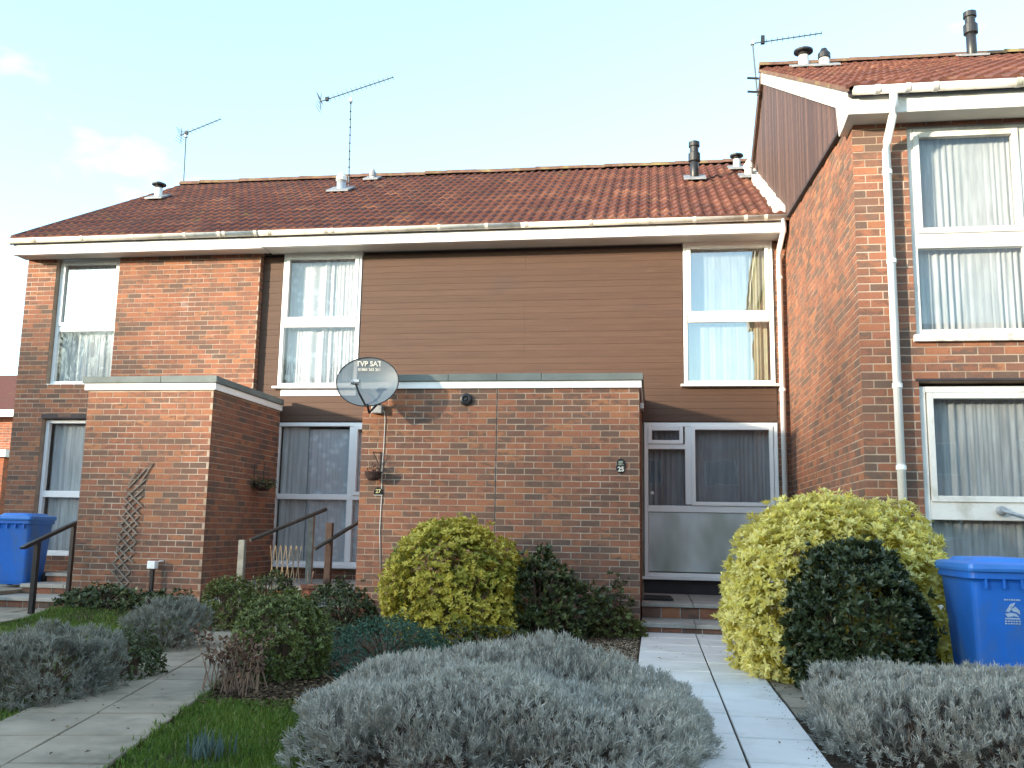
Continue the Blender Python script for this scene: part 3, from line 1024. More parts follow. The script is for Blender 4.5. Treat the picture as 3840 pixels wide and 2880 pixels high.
flue(hB, -5.62, 5.1, E_Z + SL * 3.3 + 0.02, 0.085, 0.26, M_STEEL, 'cap', M_PAINT, name='vent_pipe')
flue(hB, -5.4, 6.3, E_Z + SL * 4.5 + 0.03, 0.06, 0.13, M_PAINT, 'cap', M_LEAD, name='vent_pipe')
tB = make_window(hB, -5.46, -4.21, 3.185, 5.27, YW, [(-5.40, -4.27, 4.215, 5.21), (-5.40, -4.27, 3.245, 4.10)], [(-5.40, -4.27, 4.10, 4.215)], sash=(0,))
MB().box(-5.40, -4.22, YC - 0.012, YC + 0.03, 3.045, 3.145).build('apron_board', M_WHITE, hB)
curtain(tB, -5.39, -4.28, 3.24, 5.2, YW + 0.15, M_LACEW, seed=3, wl=0.16, amp=0.03)
lB = make_window(hB, -5.43, -3.43, 0.55, 2.64, YW, [(-5.37, -4.29, 1.58, 2.58), (-5.37, -4.29, 0.62, 1.50), (-4.20, -3.49, 1.58, 2.58), (-4.20, -3.49, 0.62, 1.50)],
                 [(-5.37, -3.49, 1.50, 1.58), (-4.29, -4.20, 0.605, 2.585)], sash=(2,))
curtain(lB, -5.36, -4.95, 0.6, 2.58, YW + 0.105, M_NET, seed=4, wl=0.09, amp=0.012)
curtain(lB, -4.95, -3.5, 0.6, 2.55, YW + 0.11, M_LACE, seed=5, wl=0.17, amp=0.014)

# ------------------------------------------------------------------ house C (number 25)
hC = empty('terraced_house', (0.17, 2.25, 0), label='terraced house with wide brown boarded upper wall, number 25, beside the taller house', cat='house', group='houses of the brick terrace')
w = MB()
wall_slab(w, -1.695, 2.038, 2.30, 2.5, -0.2, 5.27, [(0.59, 1.87, 3.13, 5.6), (0.03, 1.87, 0.50, 2.66)])
wallC = w.build('wall', M_MORTAR, hC)
jC = MB()
lay_bricks(wallC, 1.875, 2.038, 0.0, 5.27, 2.285, 'Y', shift=1.875, joined=jC)
w2 = MB().box(1.873, 2.038, 2.286, 2.2995, -0.1, 5.26).build('pier', M_MORTAR, hC)
finish_bricks(jC, w2)
cladC = MB().box(-1.695, 0.585, 2.2965, 2.2995, 2.66, 5.26).box(0.586, 1.865, 2.2965, 2.2995, 2.66, 3.13).build('cladding', M_DARK, hC)
boards(cladC, [(-1.6995, 0.588, 3.13, 5.3), (-1.697, 1.868, 2.0, 3.13)], 2.66, 5.28, YC)
w = MB()
w.box(-1.694, 0.0, 0.0, 0.2, -0.2, 2.80); w.box(-0.2, 0.0, 0.2005, 2.26, -0.2, 2.80)
porchC = w.build('porch_wall', M_MORTAR, hC)
jC = MB(); bC = [300]
lay_bricks(porchC, -1.692, 0.004, -0.1, 2.80, 0.0, 'Y', shift=-0.005, budget=bC, joined=jC, near=lambda u, z: z > 0.1)
lay_bricks(porchC, 0.0, 2.26, -0.1, 2.80, 0.0, 'X+', joined=jC)
finish_bricks(jC, porchC)
porch_roof(hC, -1.70, 0.0, 2.26, 0.0, 0.05, (-1.16,))
low_roof(hC, -1.70, 2.0)
eaves(hC, -1.698, 2.0, 2.262, 5.25)
gutter(hC, -1.698, 2.03, 1.762, 5.465, 0.06, M_GUTTER, [-1.62, -0.7, 0.1, 0.75, 1.45, 1.72])
flue(hC, 0.90, 4.85, E_Z + SL * 3.05 + 0.03, 0.075, 0.66, M_BLACK, 'terminal', M_BLACK)
flue(hC, 1.72, 5.9, E_Z + SL * 4.1 + 0.02, 0.065, 0.20, M_PAINT, 'cowl', M_BLACK, name='vent_pipe')
flue(hC, 1.83, 4.9, E_Z + SL * 3.1 + 0.02, 0.07, 0.22, M_PAINT, 'cap', M_PAINT, name='vent_pipe')
downpipe(hC, [(1.955, 1.76, 5.42), (1.955, 1.78, 5.28), (1.94, 2.17, 5.10), (1.94, 2.20, 5.0), (1.94, 2.20, 0.1)], 0.038, M_WHITE, [(1.94, 2.20, 4.7), (1.94, 2.20, 3.1), (1.94, 2.20, 1.5)])
tC = make_window(hC, 0.60, 1.855, 3.185, 5.27, YW, [(0.665, 1.79, 4.20, 5.205), (0.665, 1.79, 3.25, 4.085)], [(0.665, 1.79, 4.085, 4.20)], glass=M_GLASSR, sash=(0,))
curtain(tC, 1.50, 1.78, 3.22, 5.22, YW + 0.22, M_CURTAIN, seed=6, wl=0.12, amp=0.04, name='curtain')
curtain(tC, 0.68, 0.80, 3.22, 5.22, YW + 0.24, M_CURTAIN, seed=7, wl=0.09, amp=0.03, name='curtain')
curtain(tC, 0.68, 1.50, 3.24, 5.2, YW + 0.16, M_NET, seed=17, wl=0.2, amp=0.008)  # added pale net, stands in for the milky haze on this window
lC = make_window(hC, 0.035, 1.865, 0.51, 2.645, YW, [(0.10, 0.565, 2.355, 2.575), (0.09, 0.585, 1.50, 2.27), (0.70, 1.79, 1.50, 2.585), (0.10, 1.80, 0.585, 1.385, M_FROST)],
                 [(0.09, 0.645, 2.27, 2.34), (0.60, 0.69, 1.50, 2.59), (0.09, 1.81, 1.395, 1.485)], sash=(0, 2), label='white four-light front screen with obscure glass below')
curtain(lC, 0.08, 0.62, 1.3, 2.6, YW + 0.14, M_NETG, seed=8, wl=0.08)
curtain(lC, 0.68, 1.82, 1.3, 2.6, YW + 0.14, M_NETG, seed=9, wl=0.06, amp=0.02)
MB().lathe([(0.0, -0.03), (0.02, -0.028), (0.024, -0.012), (0.014, 0.0)], (0, 0, 0), 12).build('letter_knob', M_WHITE, lC, loc=(0.145, YW - 0.01, 1.655)).rotation_euler = (-math.pi / 2, 0, 0)
MB().box(0.032, 1.87, YW + 0.02, 2.4, 0.1, 0.505).build('threshold_board', M_DARK, hC)
# round vent and porch light
m = MB()
m.lathe([(0.02, 0.03), (0.045, 0.045), (0.07, 0.035), (0.078, 0.0), (0.078, -0.02)], (0, 0, 0), 20)
m.lathe([(0.001, 0.05), (0.018, 0.05), (0.022, 0.03)], (0, 0, 0), 12)
vent = m.build('round_vent', M_BLACK, hB, loc=(-2.08, -0.012, 2.665))
vent.rotation_euler = (math.pi / 2, 0, 0)
MB().box(0.006, 0.05, 0.35, 0.43, 2.60, 2.67).build('porch_lamp', M_PAINT, hC, bevel=0.008)
MB().box(-3.375 + .35, -3.375 + .351, 2.0, 2.001, 2.0, 2.001)

# ------------------------------------------------------------------ house D (taller, projecting on the right)
hD = empty('terraced_house', (4.2, -2.28, 0), label='taller projecting brick house at the right with vertical boarded gable', cat='house', group='houses of the brick terrace')
YD, XD = -2.28, 2.04
D_EY, D_EZ, D_SL, D_RY = -2.60, 5.20, 0.5415, 3.90
D_RZ = D_EZ + D_SL * (D_RY - D_EY)
X_END = 6.20
holesD = [(2.53, 5.3, 2.86, 4.95), (2.53, 4.3, 0.42, 2.50)]
w = MB()
wall_slab(w, XD, X_END, YD, YD + 0.25, -0.35, 5.02, holesD)
w.prism([(YD + 0.251, -0.35), (9.0, -0.35), (9.0, 5.4), (2.3, 5.44), (YD + 0.251, 5.02)], 'X', XD, XD + 0.24)
wallD = w.build('wall', M_MORTAR, hD)
jD = MB(); bD = [300]
def line_d(y): return 5.03 + 0.10 * (y - YD)
hs = [(YD + i * 0.11, YD + (i + 1) * 0.11, line_d(YD + i * 0.11), 9.0) for i in range(44)]
lay_bricks(wallD, XD - 0.004, X_END - 2.3, -0.3, 5.02, YD, 'Y', holesD, zref=2.74, shift=XD - 0.01, budget=bD, joined=jD, near=lambda u, z: u < 3.7 and z > 1.0)
lay_bricks(wallD, YD, 2.3, -0.3, 5.6, XD, 'X-', hs, zref=2.74, shift=YD + 0.06, budget=bD, joined=jD, near=lambda u, z: u < -1.7 and 1.6 < z)
lay_bricks(wallD, 3.9, X_END, -0.3, 5.02, YD, 'Y', holesD, zref=2.74, shift=XD - 0.01, joined=jD)
finish_bricks(jD, wallD)
# gable boards
def roof_d(y): return D_EZ + D_SL * (y - D_EY) if y <= D_RY else D_RZ - D_SL * (y - D_RY)
def roof_c(y): return max(line_d(y), (E_Z + SL * (y - E_Y) - 0.05) if y > 1.9 else 0)
gab = MB().prism([(YD + 0.1, line_d(YD + .1) + .02), (1.9, line_d(1.9) + .02), (5.95, roof_c(5.95)), (D_RY, D_RZ - 0.12), (YD + 0.1, roof_d(YD + .1) - 0.12)], 'X', 2.012, 2.038).build('gable_panel', M_DARK, hD)
yy = YD + 0.10
bw = 0.098
while yy < 5.9:
    a, b = yy + 0.007, min(yy + bw, 5.9) - 0.007
    za, zb = roof_c(a) + 0.02, roof_c(b) + 0.02
    ta, tb = roof_d(a) - 0.10, roof_d(b) - 0.10
    if ta - za > 0.03:
        MB().prism([(a, za), (b, zb), (b, max(tb, zb + .01)), (a, ta)], 'X', 1.990 + random.uniform(-.001, .001), 2.0115).build('gable_board', M_BOARDV, gab, bevel=0.006)
    yy += bw
MB().prism([(YD, line_d(YD) - 0.01), (2.0, line_d(2.0) - 0.01), (2.0, line_d(2.0) + 0.022), (YD, line_d(YD) + 0.022)], 'X', 1.99, 2.05).build('drip_board', M_DARK, hD)
# barge boards
def strip(y0, y1, top, dep, x0, x1, name, mat, parent):
    p = [(y0, roof_d(y0) + top), (y1, roof_d(y1) + top), (y1, roof_d(y1) + top - dep), (y0, roof_d(y0) + top - dep)]
    return MB().prism(p, 'X', x0, x1).build(name, mat, parent, bevel=0.003)
strip(-2.0, D_RY, -0.015, 0.235, 1.952, 1.985, 'barge_board', M_FLAKE, hD)
MB().prism([(-2.545, 5.19), (-1.999, roof_d(-1.999) - 0.015), (-1.999, roof_d(-1.999) - 0.25), (-2.10, 4.93), (-2.30, 4.93), (-2.545, 4.955)], 'X', 1.955, 2.038).build('box_end', M_FLAKE, hD, bevel=0.003)
p = [(D_RY + 0.001, D_RZ - 0.015), (5.98, roof_d(5.98) - 0.015), (5.98, roof_d(5.98) - 0.26), (D_RY + 0.001, D_RZ - 0.26)]
MB().prism(p, 'X', 1.94, 1.985).build('barge_board', M_BROWNW, hD, bevel=0.003)
# stepped mortar and lead flashing where the lower roof meets the gable
fl = MB()
for i in range(30):
    y0 = 1.82 + i * 0.135; y1 = y0 + 0.15
    h = random.uniform(0.05, 0.085)
    z0, z1 = E_Z + SL * (y0 - E_Y), E_Z + SL * (y1 - E_Y)
    fl.prism([(y0, z0 + 0.01), (y1, z1 + 0.01), (y1, z1 + 0.03 + h), (y0, z0 + 0.03 + h)], 'X', 1.86 + random.uniform(-.03, .03), 1.9945)
fl.build('flashing', M_FLAKE, hC)
# roof D
t = [(D_EY + 0.02, D_EZ - 0.02), (D_RY, D_RZ - 0.02), (2 * D_RY - D_EY, D_EZ - 0.02), (2 * D_RY - D_EY, D_EZ - 0.1), (D_RY, D_RZ - 0.12), (D_EY + 0.02, D_EZ - 0.09)]
roofD = MB().prism(t, 'X', 1.96, X_END).build('roof', M_DARK, hD)
lay_tiles(roofD, 1.93, X_END, D_EY + 0.0, D_EZ - 0.012, D_SL, math.hypot(D_RY - D_EY, D_SL * (D_RY - D_EY)) - 0.03)
lay_ridge(roofD, 1.93, X_END, D_RY, D_RZ + 0.0)
p = [(D_EY - 0.02, D_EZ - 0.01), (D_RY, D_RZ + 0.005), (D_RY, D_RZ - 0.05), (D_EY - 0.02, D_EZ - 0.055)]
MB().prism(p, 'X', 1.925, 1.957).build('verge', M_RIDGE, hD)
MB().box(2.039, X_END, -2.545, -2.522, 4.955, 5.165).build('fascia', M_PAINT, hD, bevel=0.004)
MB().box(2.039, X_END, -2.5215, YD - 0.002, 4.962, 4.975).build('soffit', M_SOFFIT, hD)
gutter(hD, 1.99, X_END, -2.625, 5.165, 0.056, M_GUTTERD, [2.2, 2.46, 2.7, 3.4, 4.3], end=1.99)
downpipe(hD, [(2.345, -2.61, 5.12), (2.345, -2.61, 4.99), (2.342, -2.57, 4.92), (2.325, -2.385, 4.74), (2.32, -2.365, 4.66), (2.325, -2.365, 0.95)], 0.037, M_WHITE, [(2.32, -2.365, 4.45), (2.322, -2.365, 3.6), (2.323, -2.365, 2.45), (2.324, -2.365, 1.72)])
flue(hD, 2.42, 2.55, D_EZ + D_SL * 5.15 + 0.02, 0.075, 0.20, M_PAINT, 'cowl', M_BLACK, base=True, name='vent_pipe')
flue(hD, 2.68, 2.35, D_EZ + D_SL * 4.95 + 0.02, 0.075, 0.20, M_PAINT, 'cap', M_BLACK, name='vent_pipe')
flue(hD, 5.05, 3.3, D_EZ + D_SL * 5.9 + 0.02, 0.075, 0.72, M_BLACK, 'terminal', M_BLACK)
wD = make_window(hD, 2.535, 4.6, 2.93, 4.94, YD + 0.035, [(2.60, 3.50, 3.90, 4.865), (2.60, 3.50, 3.05, 3.75), (3.60, 4.53, 3.90, 4.865), (3.60, 4.53, 3.05, 3.75)],
                 [(2.59, 4.54, 3.75, 3.90), (3.50, 3.60, 2.985, 4.885)], frame_mat=M_PAINT, sash=(0, 2), sill=False)
MB().box(2.50, 4.7, YD - 0.05, YD + 0.09, 2.86, 2.925).build('sill', M_FLAKE, wD, bevel=0.005)
curtain(wD, 2.58, 4.55, 2.98, 4.86, YD + 0.15, M_NETD, seed=12, wl=0.06, amp=0.014)
dD = make_window(hD, 2.535, 4.25, 0.48, 2.46, YD + 0.035, [(2.61, 3.60, 1.44, 2.39), (2.61, 3.60, 0.60, 1.27), (3.68, 4.18, 0.60, 2.39)],
                 [(2.59, 3.61, 1.27, 1.44), (3.60, 3.68, 0.53, 2.41)], frame_mat=M_PAINT, sash=(0,), sill=False, name='door')
curtain(dD, 2.58, 4.2, 0.55, 2.38, YD + 0.15, M_NETD, seed=13, wl=0.09, amp=0.018)
MB().box(2.53, 4.27, YD - 0.06, YD + 0.1, 0.40, 0.475).build('sill', M_PAINT, dD, bevel=0.006)
m = MB()
m.lathe([(0.001, 0.03), (0.03, 0.028), (0.042, 0.01), (0.042, -0.02)], (0, 0, 0), 16)
h_ = m.build('door_handle', M_STEEL, dD, loc=(3.16, YD - 0.005, 1.355)); h_.rotation_euler = (math.pi / 2, 0, 0)
MB().tube([(0, 0, 0), (0.05, -0.02, -0.02), (0.2, -0.02, -0.06), (0.3, -0.02, -0.07)], 0.017, 10).build('lever', M_STEEL, h_, local=True).rotation_euler = (-math.pi / 2, 0, 0)
h_.children[0].location = (0, 0, 0.03)
MB().prism([(2.5, 2.505), (4.32, 2.505), (4.32, 2.525), (2.5, 2.525)], 'Y', YD - 0.02, YD + 0.05).build('lintel_trim', M_DARK, hD)


def leaves(P, D, Nn, L, W, tint, fold=0.18, droop=0.0):
    """diamond leaves: base P, direction D, face normal Nn, length L, width W (arrays) -> verts, faces, tint."""
    n = len(P)
    D = D / np.linalg.norm(D, axis=1, keepdims=True)
    S = np.cross(D, Nn)
    S /= (np.linalg.norm(S, axis=1, keepdims=True) + 1e-9)
    U = np.cross(S, D)
    L = np.broadcast_to(np.asarray(L, float), (n,))[:, None]
    W = np.broadcast_to(np.asarray(W, float), (n,))[:, None]
    a = P
    m_ = P + D * L * 0.52
    b = m_ + S * W * 0.5 + U * W * fold
    c = m_ - S * W * 0.5 + U * W * fold
    t = P + D * L - U * L * droop
    V = np.stack([a, c, t, b], 1).reshape(-1, 3)
    return V, tint


def leaf_object(name, parent, chunks, mat):
    V = np.concatenate([c[0] for c in chunks])
    T = np.concatenate([c[1] for c in chunks])
    n = len(V) // 4
    me = bpy.data.meshes.new(name)
    me.vertices.add(len(V))
    me.vertices.foreach_set('co', V.astype(np.float32).ravel())
    me.loops.add(n * 4)
    me.loops.foreach_set('vertex_index', np.arange(n * 4, dtype=np.int32))
    me.polygons.add(n)
    me.polygons.foreach_set('loop_start', np.arange(0, n * 4, 4, dtype=np.int32))
    me.polygons.foreach_set('loop_total', np.full(n, 4, dtype=np.int32))
    at = me.attributes.new('tint', 'FLOAT', 'FACE')
    at.data.foreach_set('value', T.astype(np.float32))
    me.materials.append(mat)
    me.update(calc_edges=True)
    o = bpy.data.objects.new(name, me)
    if parent is None:
        link(o)
    else:
        link(o, parent)
    o['kind'] = 'stuff'
    return o


# ================================================================== shade casters across the road (behind the camera)
SD = Vector((math.sin(SUN_AZ), math.cos(SUN_AZ), 0))        # the way the sunlight travels over the ground
SW = Vector((math.cos(SUN_AZ), -math.sin(SUN_AZ), 0))
T_OPP = 30.0
TWIGS = 270.0


def bare_tree(w, back, top, rad, label, seed, dens):
    """a winter tree across the road: trunk, limbs and a cloud of twigs that filters the low sun."""
    g = np.random.default_rng(seed)
    gr = random.Random(seed)
    c = -SD * (T_OPP + back) + SW * w
    r = empty('bare_tree', (c.x, c.y, -0.2), label=label, cat='tree', group='leafless trees across the road')
    zc = top * 0.56
    hz = top - zc
    MB().tube([(c.x, c.y, -0.2), (c.x + gr.uniform(-.1, .1), c.y, top * 0.3), (c.x + gr.uniform(-.2, .2), c.y, top * 0.75)], [0.17, 0.13, 0.04], 8).build('trunk', M_BARK, r, smooth=True)
    m = MB()
    for i in range(26):
        a_ = gr.uniform(0, 6.28); z0 = top * gr.uniform(0.18, 0.7); k = gr.uniform(0.5, 0.95)
        e = Vector((c.x + rad * k * math.cos(a_), c.y + rad * k * math.sin(a_), min(top * 0.96, z0 + hz * gr.uniform(0.3, 0.8))))
        p0 = Vector((c.x, c.y, z0))
        m.tube([p0, p0.lerp(e, 0.5) + Vector((0, 0, 0.25)), e], [0.05, 0.032, 0.012], 5, cap=False)
    m.build('limbs', M_BARK, r, smooth=True)
    n = int(dens * rad * top * 1.3)
    d = g.normal(size=(n, 3)); d /= np.linalg.norm(d, axis=1, keepdims=True)
    rr = g.random(n) ** 0.42
    P = d * rr[:, None] * np.array([rad, rad, hz]) + np.array([c.x, c.y, zc])
    D = d * np.array([1, 1, 0.7]) + np.array([0, 0, 0.45]) + g.normal(size=P.shape) * 0.55
    leaf_object('crown', r, [leaves(P, D, g.normal(size=P.shape), g.uniform(.35, .8, n), 0.036, g.random(n) * 0.6, 0.05)], L_DEAD)
    return r


TOPS = [(-9.9, 2.0, 9.1, 2.2), (-7.4, 0.0, 8.5, 1.7), (-4.3, 1.0, 7.0, 1.5), (-0.7, 0.0, 8.75, 1.9), (2.3, 1.5, 9.0, 2.1), (5.4, 0.5, 8.8, 2.1), (8.4, 1.0, 8.9, 2.1), (11.3, 0.0, 8.8, 2.0)]
ORD = ['leftmost', 'second from the left', 'third from the left and lowest', 'fourth from the left', 'fourth from the right', 'third from the right', 'second from the right', 'rightmost']
for i, (w_, bk_, tp_, rd_) in enumerate(TOPS):
    bare_tree(w_, bk_, tp_, rd_, 'leafless tree across the road, %s of its row' % ORD[i], 300 + i, TWIGS)


fc = -SD * 50.0
fr_ = empty('house_across_road', (fc.x, fc.y, 0), math.atan2(SW.y, SW.x), 'long brick row far beyond the leafless trees', 'house', 'houses across the road')
MB().box(-32, 22, -4, 4, -0.3, 5.2).build('wall', M_BRICKR, fr_, local=True)
MB().add([(-32.4, -4.4, 5.15), (22.4, -4.4, 5.15), (22.4, 4.4, 5.15), (-32.4, 4.4, 5.15), (-32.4, 0, 7.6), (22.4, 0, 7.6)], [(0, 1, 5, 4), (2, 3, 4, 5), (1, 2, 5), (3, 0, 4), (3, 2, 1, 0)]).build('roof', M_TILE, fr_, local=True)
rb = empty('house_across_road', (4, -31, 0), label='long low brick row across the road behind the camera', cat='house', group='houses across the road')
MB().box(-16, 26, -35, -28, -0.3, 5.0).build('wall', M_BRICKR, rb)
MB().add([(-16.4, -27.6, 4.95), (26.4, -27.6, 4.95), (26.4, -35.4, 4.95), (-16.4, -35.4, 4.95), (-16.4, -31.5, 7.4), (26.4, -31.5, 7.4)], [(1, 0, 4, 5), (3, 2, 5, 4), (2, 1, 5), (0, 3, 4), (0, 1, 2, 3)]).build('roof', M_TILE, rb)
for k in range(12):
    for z_ in (1.0, 3.2):
        wr = MB().box(-14.5 + k * 3.4, -13.1 + k * 3.4, -27.99, -27.94, z_, z_ + 1.2).build('window', M_WHITE, rb)
        MB().box(-14.43 + k * 3.4, -13.17 + k * 3.4, -27.939, -27.934, z_ + .07, z_ + 1.13).build('pane', M_BLACK, wr)


# ================================================================== paths and steps
def slab(parent, pts, z, t, mat, tilt=0.004):
    c = [sum(p[0] for p in pts) / 4, sum(p[1] for p in pts) / 4]
    e = 0.004
    top = [(p[0] + (c[0] - p[0]) * 0.012, p[1] + (c[1] - p[1]) * 0.012, z + random.uniform(-tilt, tilt)) for p in pts]
    mid = [(p[0], p[1], q[2] - 0.006) for p, q in zip(pts, top)]
    bot = [(p[0], p[1], z - t) for p in pts]
    f = [(0, 1, 2, 3)] + [(4 + i, 4 + (i + 1) % 4, (i + 1) % 4, i) for i in range(4)] + [(8 + i, 8 + (i + 1) % 4, 4 + (i + 1) % 4, 4 + i) for i in range(4)]
    return MB().add(top + mid + bot, f).build('slab', mat, parent)


def mapped_path(name, base_mat, o, u, w_cols, s0, s1, row, z, mat, gap=0.006, jag=0.0):
    u = Vector((u[0], u[1])).normalized()
    n = Vector((u.y, -u.x))
    wl, wr = min(a for a, b in w_cols), max(b for a, b in w_cols)
    def P(s, w): return (o[0] + u.x * s + n.x * w, o[1] + u.y * s + n.y * w)
    q = [P(s0, wl), P(s1, wl), P(s1, wr), P(s0, wr)]
    base = MB().prism(q, 'Z', z - 0.09, z - 0.014).build(name, base_mat)
    base['kind'] = 'structure'
    for ci, (a, b) in enumerate(w_cols):
        s = s0 - (row * 0.0)
        k = 0
        while s < s1 - 0.05:
            e = min(s + row * random.uniform(0.97, 1.03), s1)
            slab(base, [P(s + gap * 1.7, a + gap), P(s + gap * 1.7, b - gap), P(e - gap * 1.7, b - gap), P(e - gap * 1.7, a + gap)], z, 0.05, mat)
            s = e
    return base


mapped_path('path', M_SOIL, (0.62, 0.0), (0, 1), [(-0.60, 0.0), (0.0, 0.41)], -9.6, -0.10, 0.60, 0.0, M_SLABL, gap=0.0065)
mapped_path('garden_path', M_SOIL, (-3.18, -5.4), (-0.235, 0.97), [(-0.45, 0.0), (0.0, 0.47)], -4.0, 4.75, 0.62, 0.0, M_SLABB, gap=0.006)
mapped_path('side_path', M_SOIL, (-8.0, -0.4), (-0.12, 0.99), [(-2.2, -1.55), (-1.55, -0.9), (-0.9, -0.3), (-0.3, 0.35), (0.35, 0.85)], -6.0, 0.70, 0.60, 0.0, M_SLABB, gap=0.006)
ub = Vector((0, 1))

# pavement, kerb and road behind the camera
mapped_path('pavement', M_SOIL, (0.0, -11.0), (1, 0), [(-1.3, -0.7), (-0.7, -0.1), (-0.1, 0.5), (0.5, 1.2)], -26.0, 22.0, 0.9, -0.02, plain('pavement slab', (0.40, 0.38, 0.34), 0.9, 0.15, 2.0), gap=0.006)
MB().box(-26, 22, -12.33, -12.21, -0.3, -0.025).build('kerb', M_MORTARG)['kind'] = 'structure'
MB().box(-120, 120, -18.5, -12.34, -0.3, -0.14).build('road', plain('worn asphalt', (0.13, 0.128, 0.125), 0.9, 0.15, 30.0, bmp=0.3))['kind'] = 'structure'

# brick edging right of the main path
edge = MB().prism([(1.05, -4.6), (1.27, -4.6), (1.27, -2.6), (1.05, -2.6)], 'Z', -0.14, -0.045).build('edging_path', M_SOIL)
edge['kind'] = 'structure'
for i in range(9):
    y0 = -4.58 + i * 0.22
    MB().box(1.055 + random.uniform(-.005, .005), 1.265, y0, y0 + 0.205, -0.1, -0.018 + random.uniform(-.006, .006)).build('paver', M_SLABB, edge, bevel=0.006)


def steps(name, label, treads, x0, x1, splits, riser_mat=None):
    """treads: (z top, y front, y back)."""
    r = empty(name, ((x0 + x1) / 2, treads[-1][1], 0), label=label, cat='steps', group='front steps')
    zb = 0.0
    for (z, yf, yb) in sorted(treads):
        core = MB().box(x0 + 0.01, x1 - 0.01, yf + 0.035, yb, -0.12, z - 0.046).build('riser', M_MORTARG, r)
        n = int((x1 - x0) / 0.225)
        zz = zb + 0.004
        hgt = (z - 0.05) - zz
        if hgt > 0.03:
            for i in range(n + 1):
                a = x0 + 0.012 + i * 0.225; b = min(a + 0.215, x1 - 0.012)
                if b - a > 0.04:
                    o = bpy.data.objects.new('brick', brick_mesh(b - a, hgt, M_BRICK))
                    link(o, core, loc=((a + b) / 2, yf + 0.033, zz + hgt / 2))
        xs = [x0] + list(splits) + [x1]
        for a, b in zip(xs[:-1], xs[1:]):
            slab(r, [(a + .004, yf), (b - .004, yf), (b - .004, yb), (a + .004, yb)], z, 0.045, M_STEP)
        zb = z
    return r


steps('front_steps', 'two shallow stone steps with brick risers at the number 25 door', [(0.285, 0.50, 2.24), (0.105, -0.13, 0.50)], 0.012, 2.03, (0.62, 1.3))
steps('front_steps', 'three stone steps beside the black handrail at the left', [(0.39, 1.38, 2.15), (0.265, 0.85, 1.38), (0.135, 0.28, 0.85)], -8.40, -7.09, (-7.75,))
steps('front_steps', 'stone landing before the lace-curtained door with wooden handrails', [(0.36, 0.42, 2.24), (0.20, 0.02, 0.42)], -5.33, -3.39, (-4.7, -4.05))

# doormat
m = MB().prism([(0.03, 0.86), (0.40, 0.86), (0.37, 1.55), (0.03, 1.55)], 'Z', 0.291, 0.306)
tag(m.build('doormat', M_MAT), 'dark doormat on the top step at number 25', 'doormat')


# ================================================================== planting
def bumpy(d, seed, amp):
    """smooth lumps over a direction field (n,3)."""
    g = np.random.default_rng(seed)
    r = np.zeros(len(d))
    for k in range(9):
        a = g.normal(size=3); a /= np.linalg.norm(a)
        f = g.uniform(3.0, 9.0)
        r += np.sin(f * (d @ a) + g.uniform(0, 6.28)) / (0.6 + f * 0.12)
    return 1 + amp * r / 3.0


def mound_points(n, c, rx, ry, h, seed, lump=0.10, inner=0.35, low=-0.25, sq=2.3, plan=1.0):
    """points in the outer shell of a mound standing at c; returns points, outward normals, depth 0..1."""
    g = np.random.default_rng(seed)
    d = g.normal(size=(int(n * 2.6), 3))
    d /= np.linalg.norm(d, axis=1, keepdims=True)
    d = d[d[:, 2] > low][:n]
    n = len(d)
    lumpy = bumpy(d, seed + 1, lump)
    e = d * (np.sum(np.abs(d) ** sq, axis=1, keepdims=True) ** (-1.0 / sq))
    dep = g.random(n) ** 2.2 * inner
    fine = bumpy(d * 3.1, seed + 2, lump * 0.45) - 1
    lx = 1 + (lumpy - 1) * plan + fine * 0.5
    s = (np.stack([lx, lx, lumpy + fine], 1) * (1 - dep)[:, None])
    zc = h * (-low) / (1 - low)
    hz = h - zc
    P = e * s * np.array([rx, ry, hz]) + np.array([c[0], c[1], c[2] + zc])
    nn = d / np.array([rx, ry, hz])
    nn /= np.linalg.norm(nn, axis=1, keepdims=True)
    P[:, 2] = np.maximum(P[:, 2], c[2] + 0.015)
    return P, nn, dep / max(inner, 1e-6), g


def stems(parent, c, rx, ry, h, seed, n=26, mat=None, r=0.012):
    g = random.Random(seed)
    m = MB()
    for i in range(n):
        a = g.uniform(0, 6.28); k = g.uniform(0.25, 0.8)
        ex, ey = rx * k * math.cos(a), ry * k * math.sin(a)
        b = (c[0] + ex * 0.25 + g.uniform(-.04, .04), c[1] + ey * 0.25 + g.uniform(-.04, .04), c[2] - 0.04)
        mid = (c[0] + ex * 0.6, c[1] + ey * 0.6, c[2] + h * 0.38)
        top = (c[0] + ex, c[1] + ey, c[2] + h * g.uniform(0.6, 0.88))
        m.tube([b, mid, top], [r, r * 0.7, r * 0.3], 5, cap=False)
    return m.build('stems', mat or M_TWIG, parent, smooth=True)


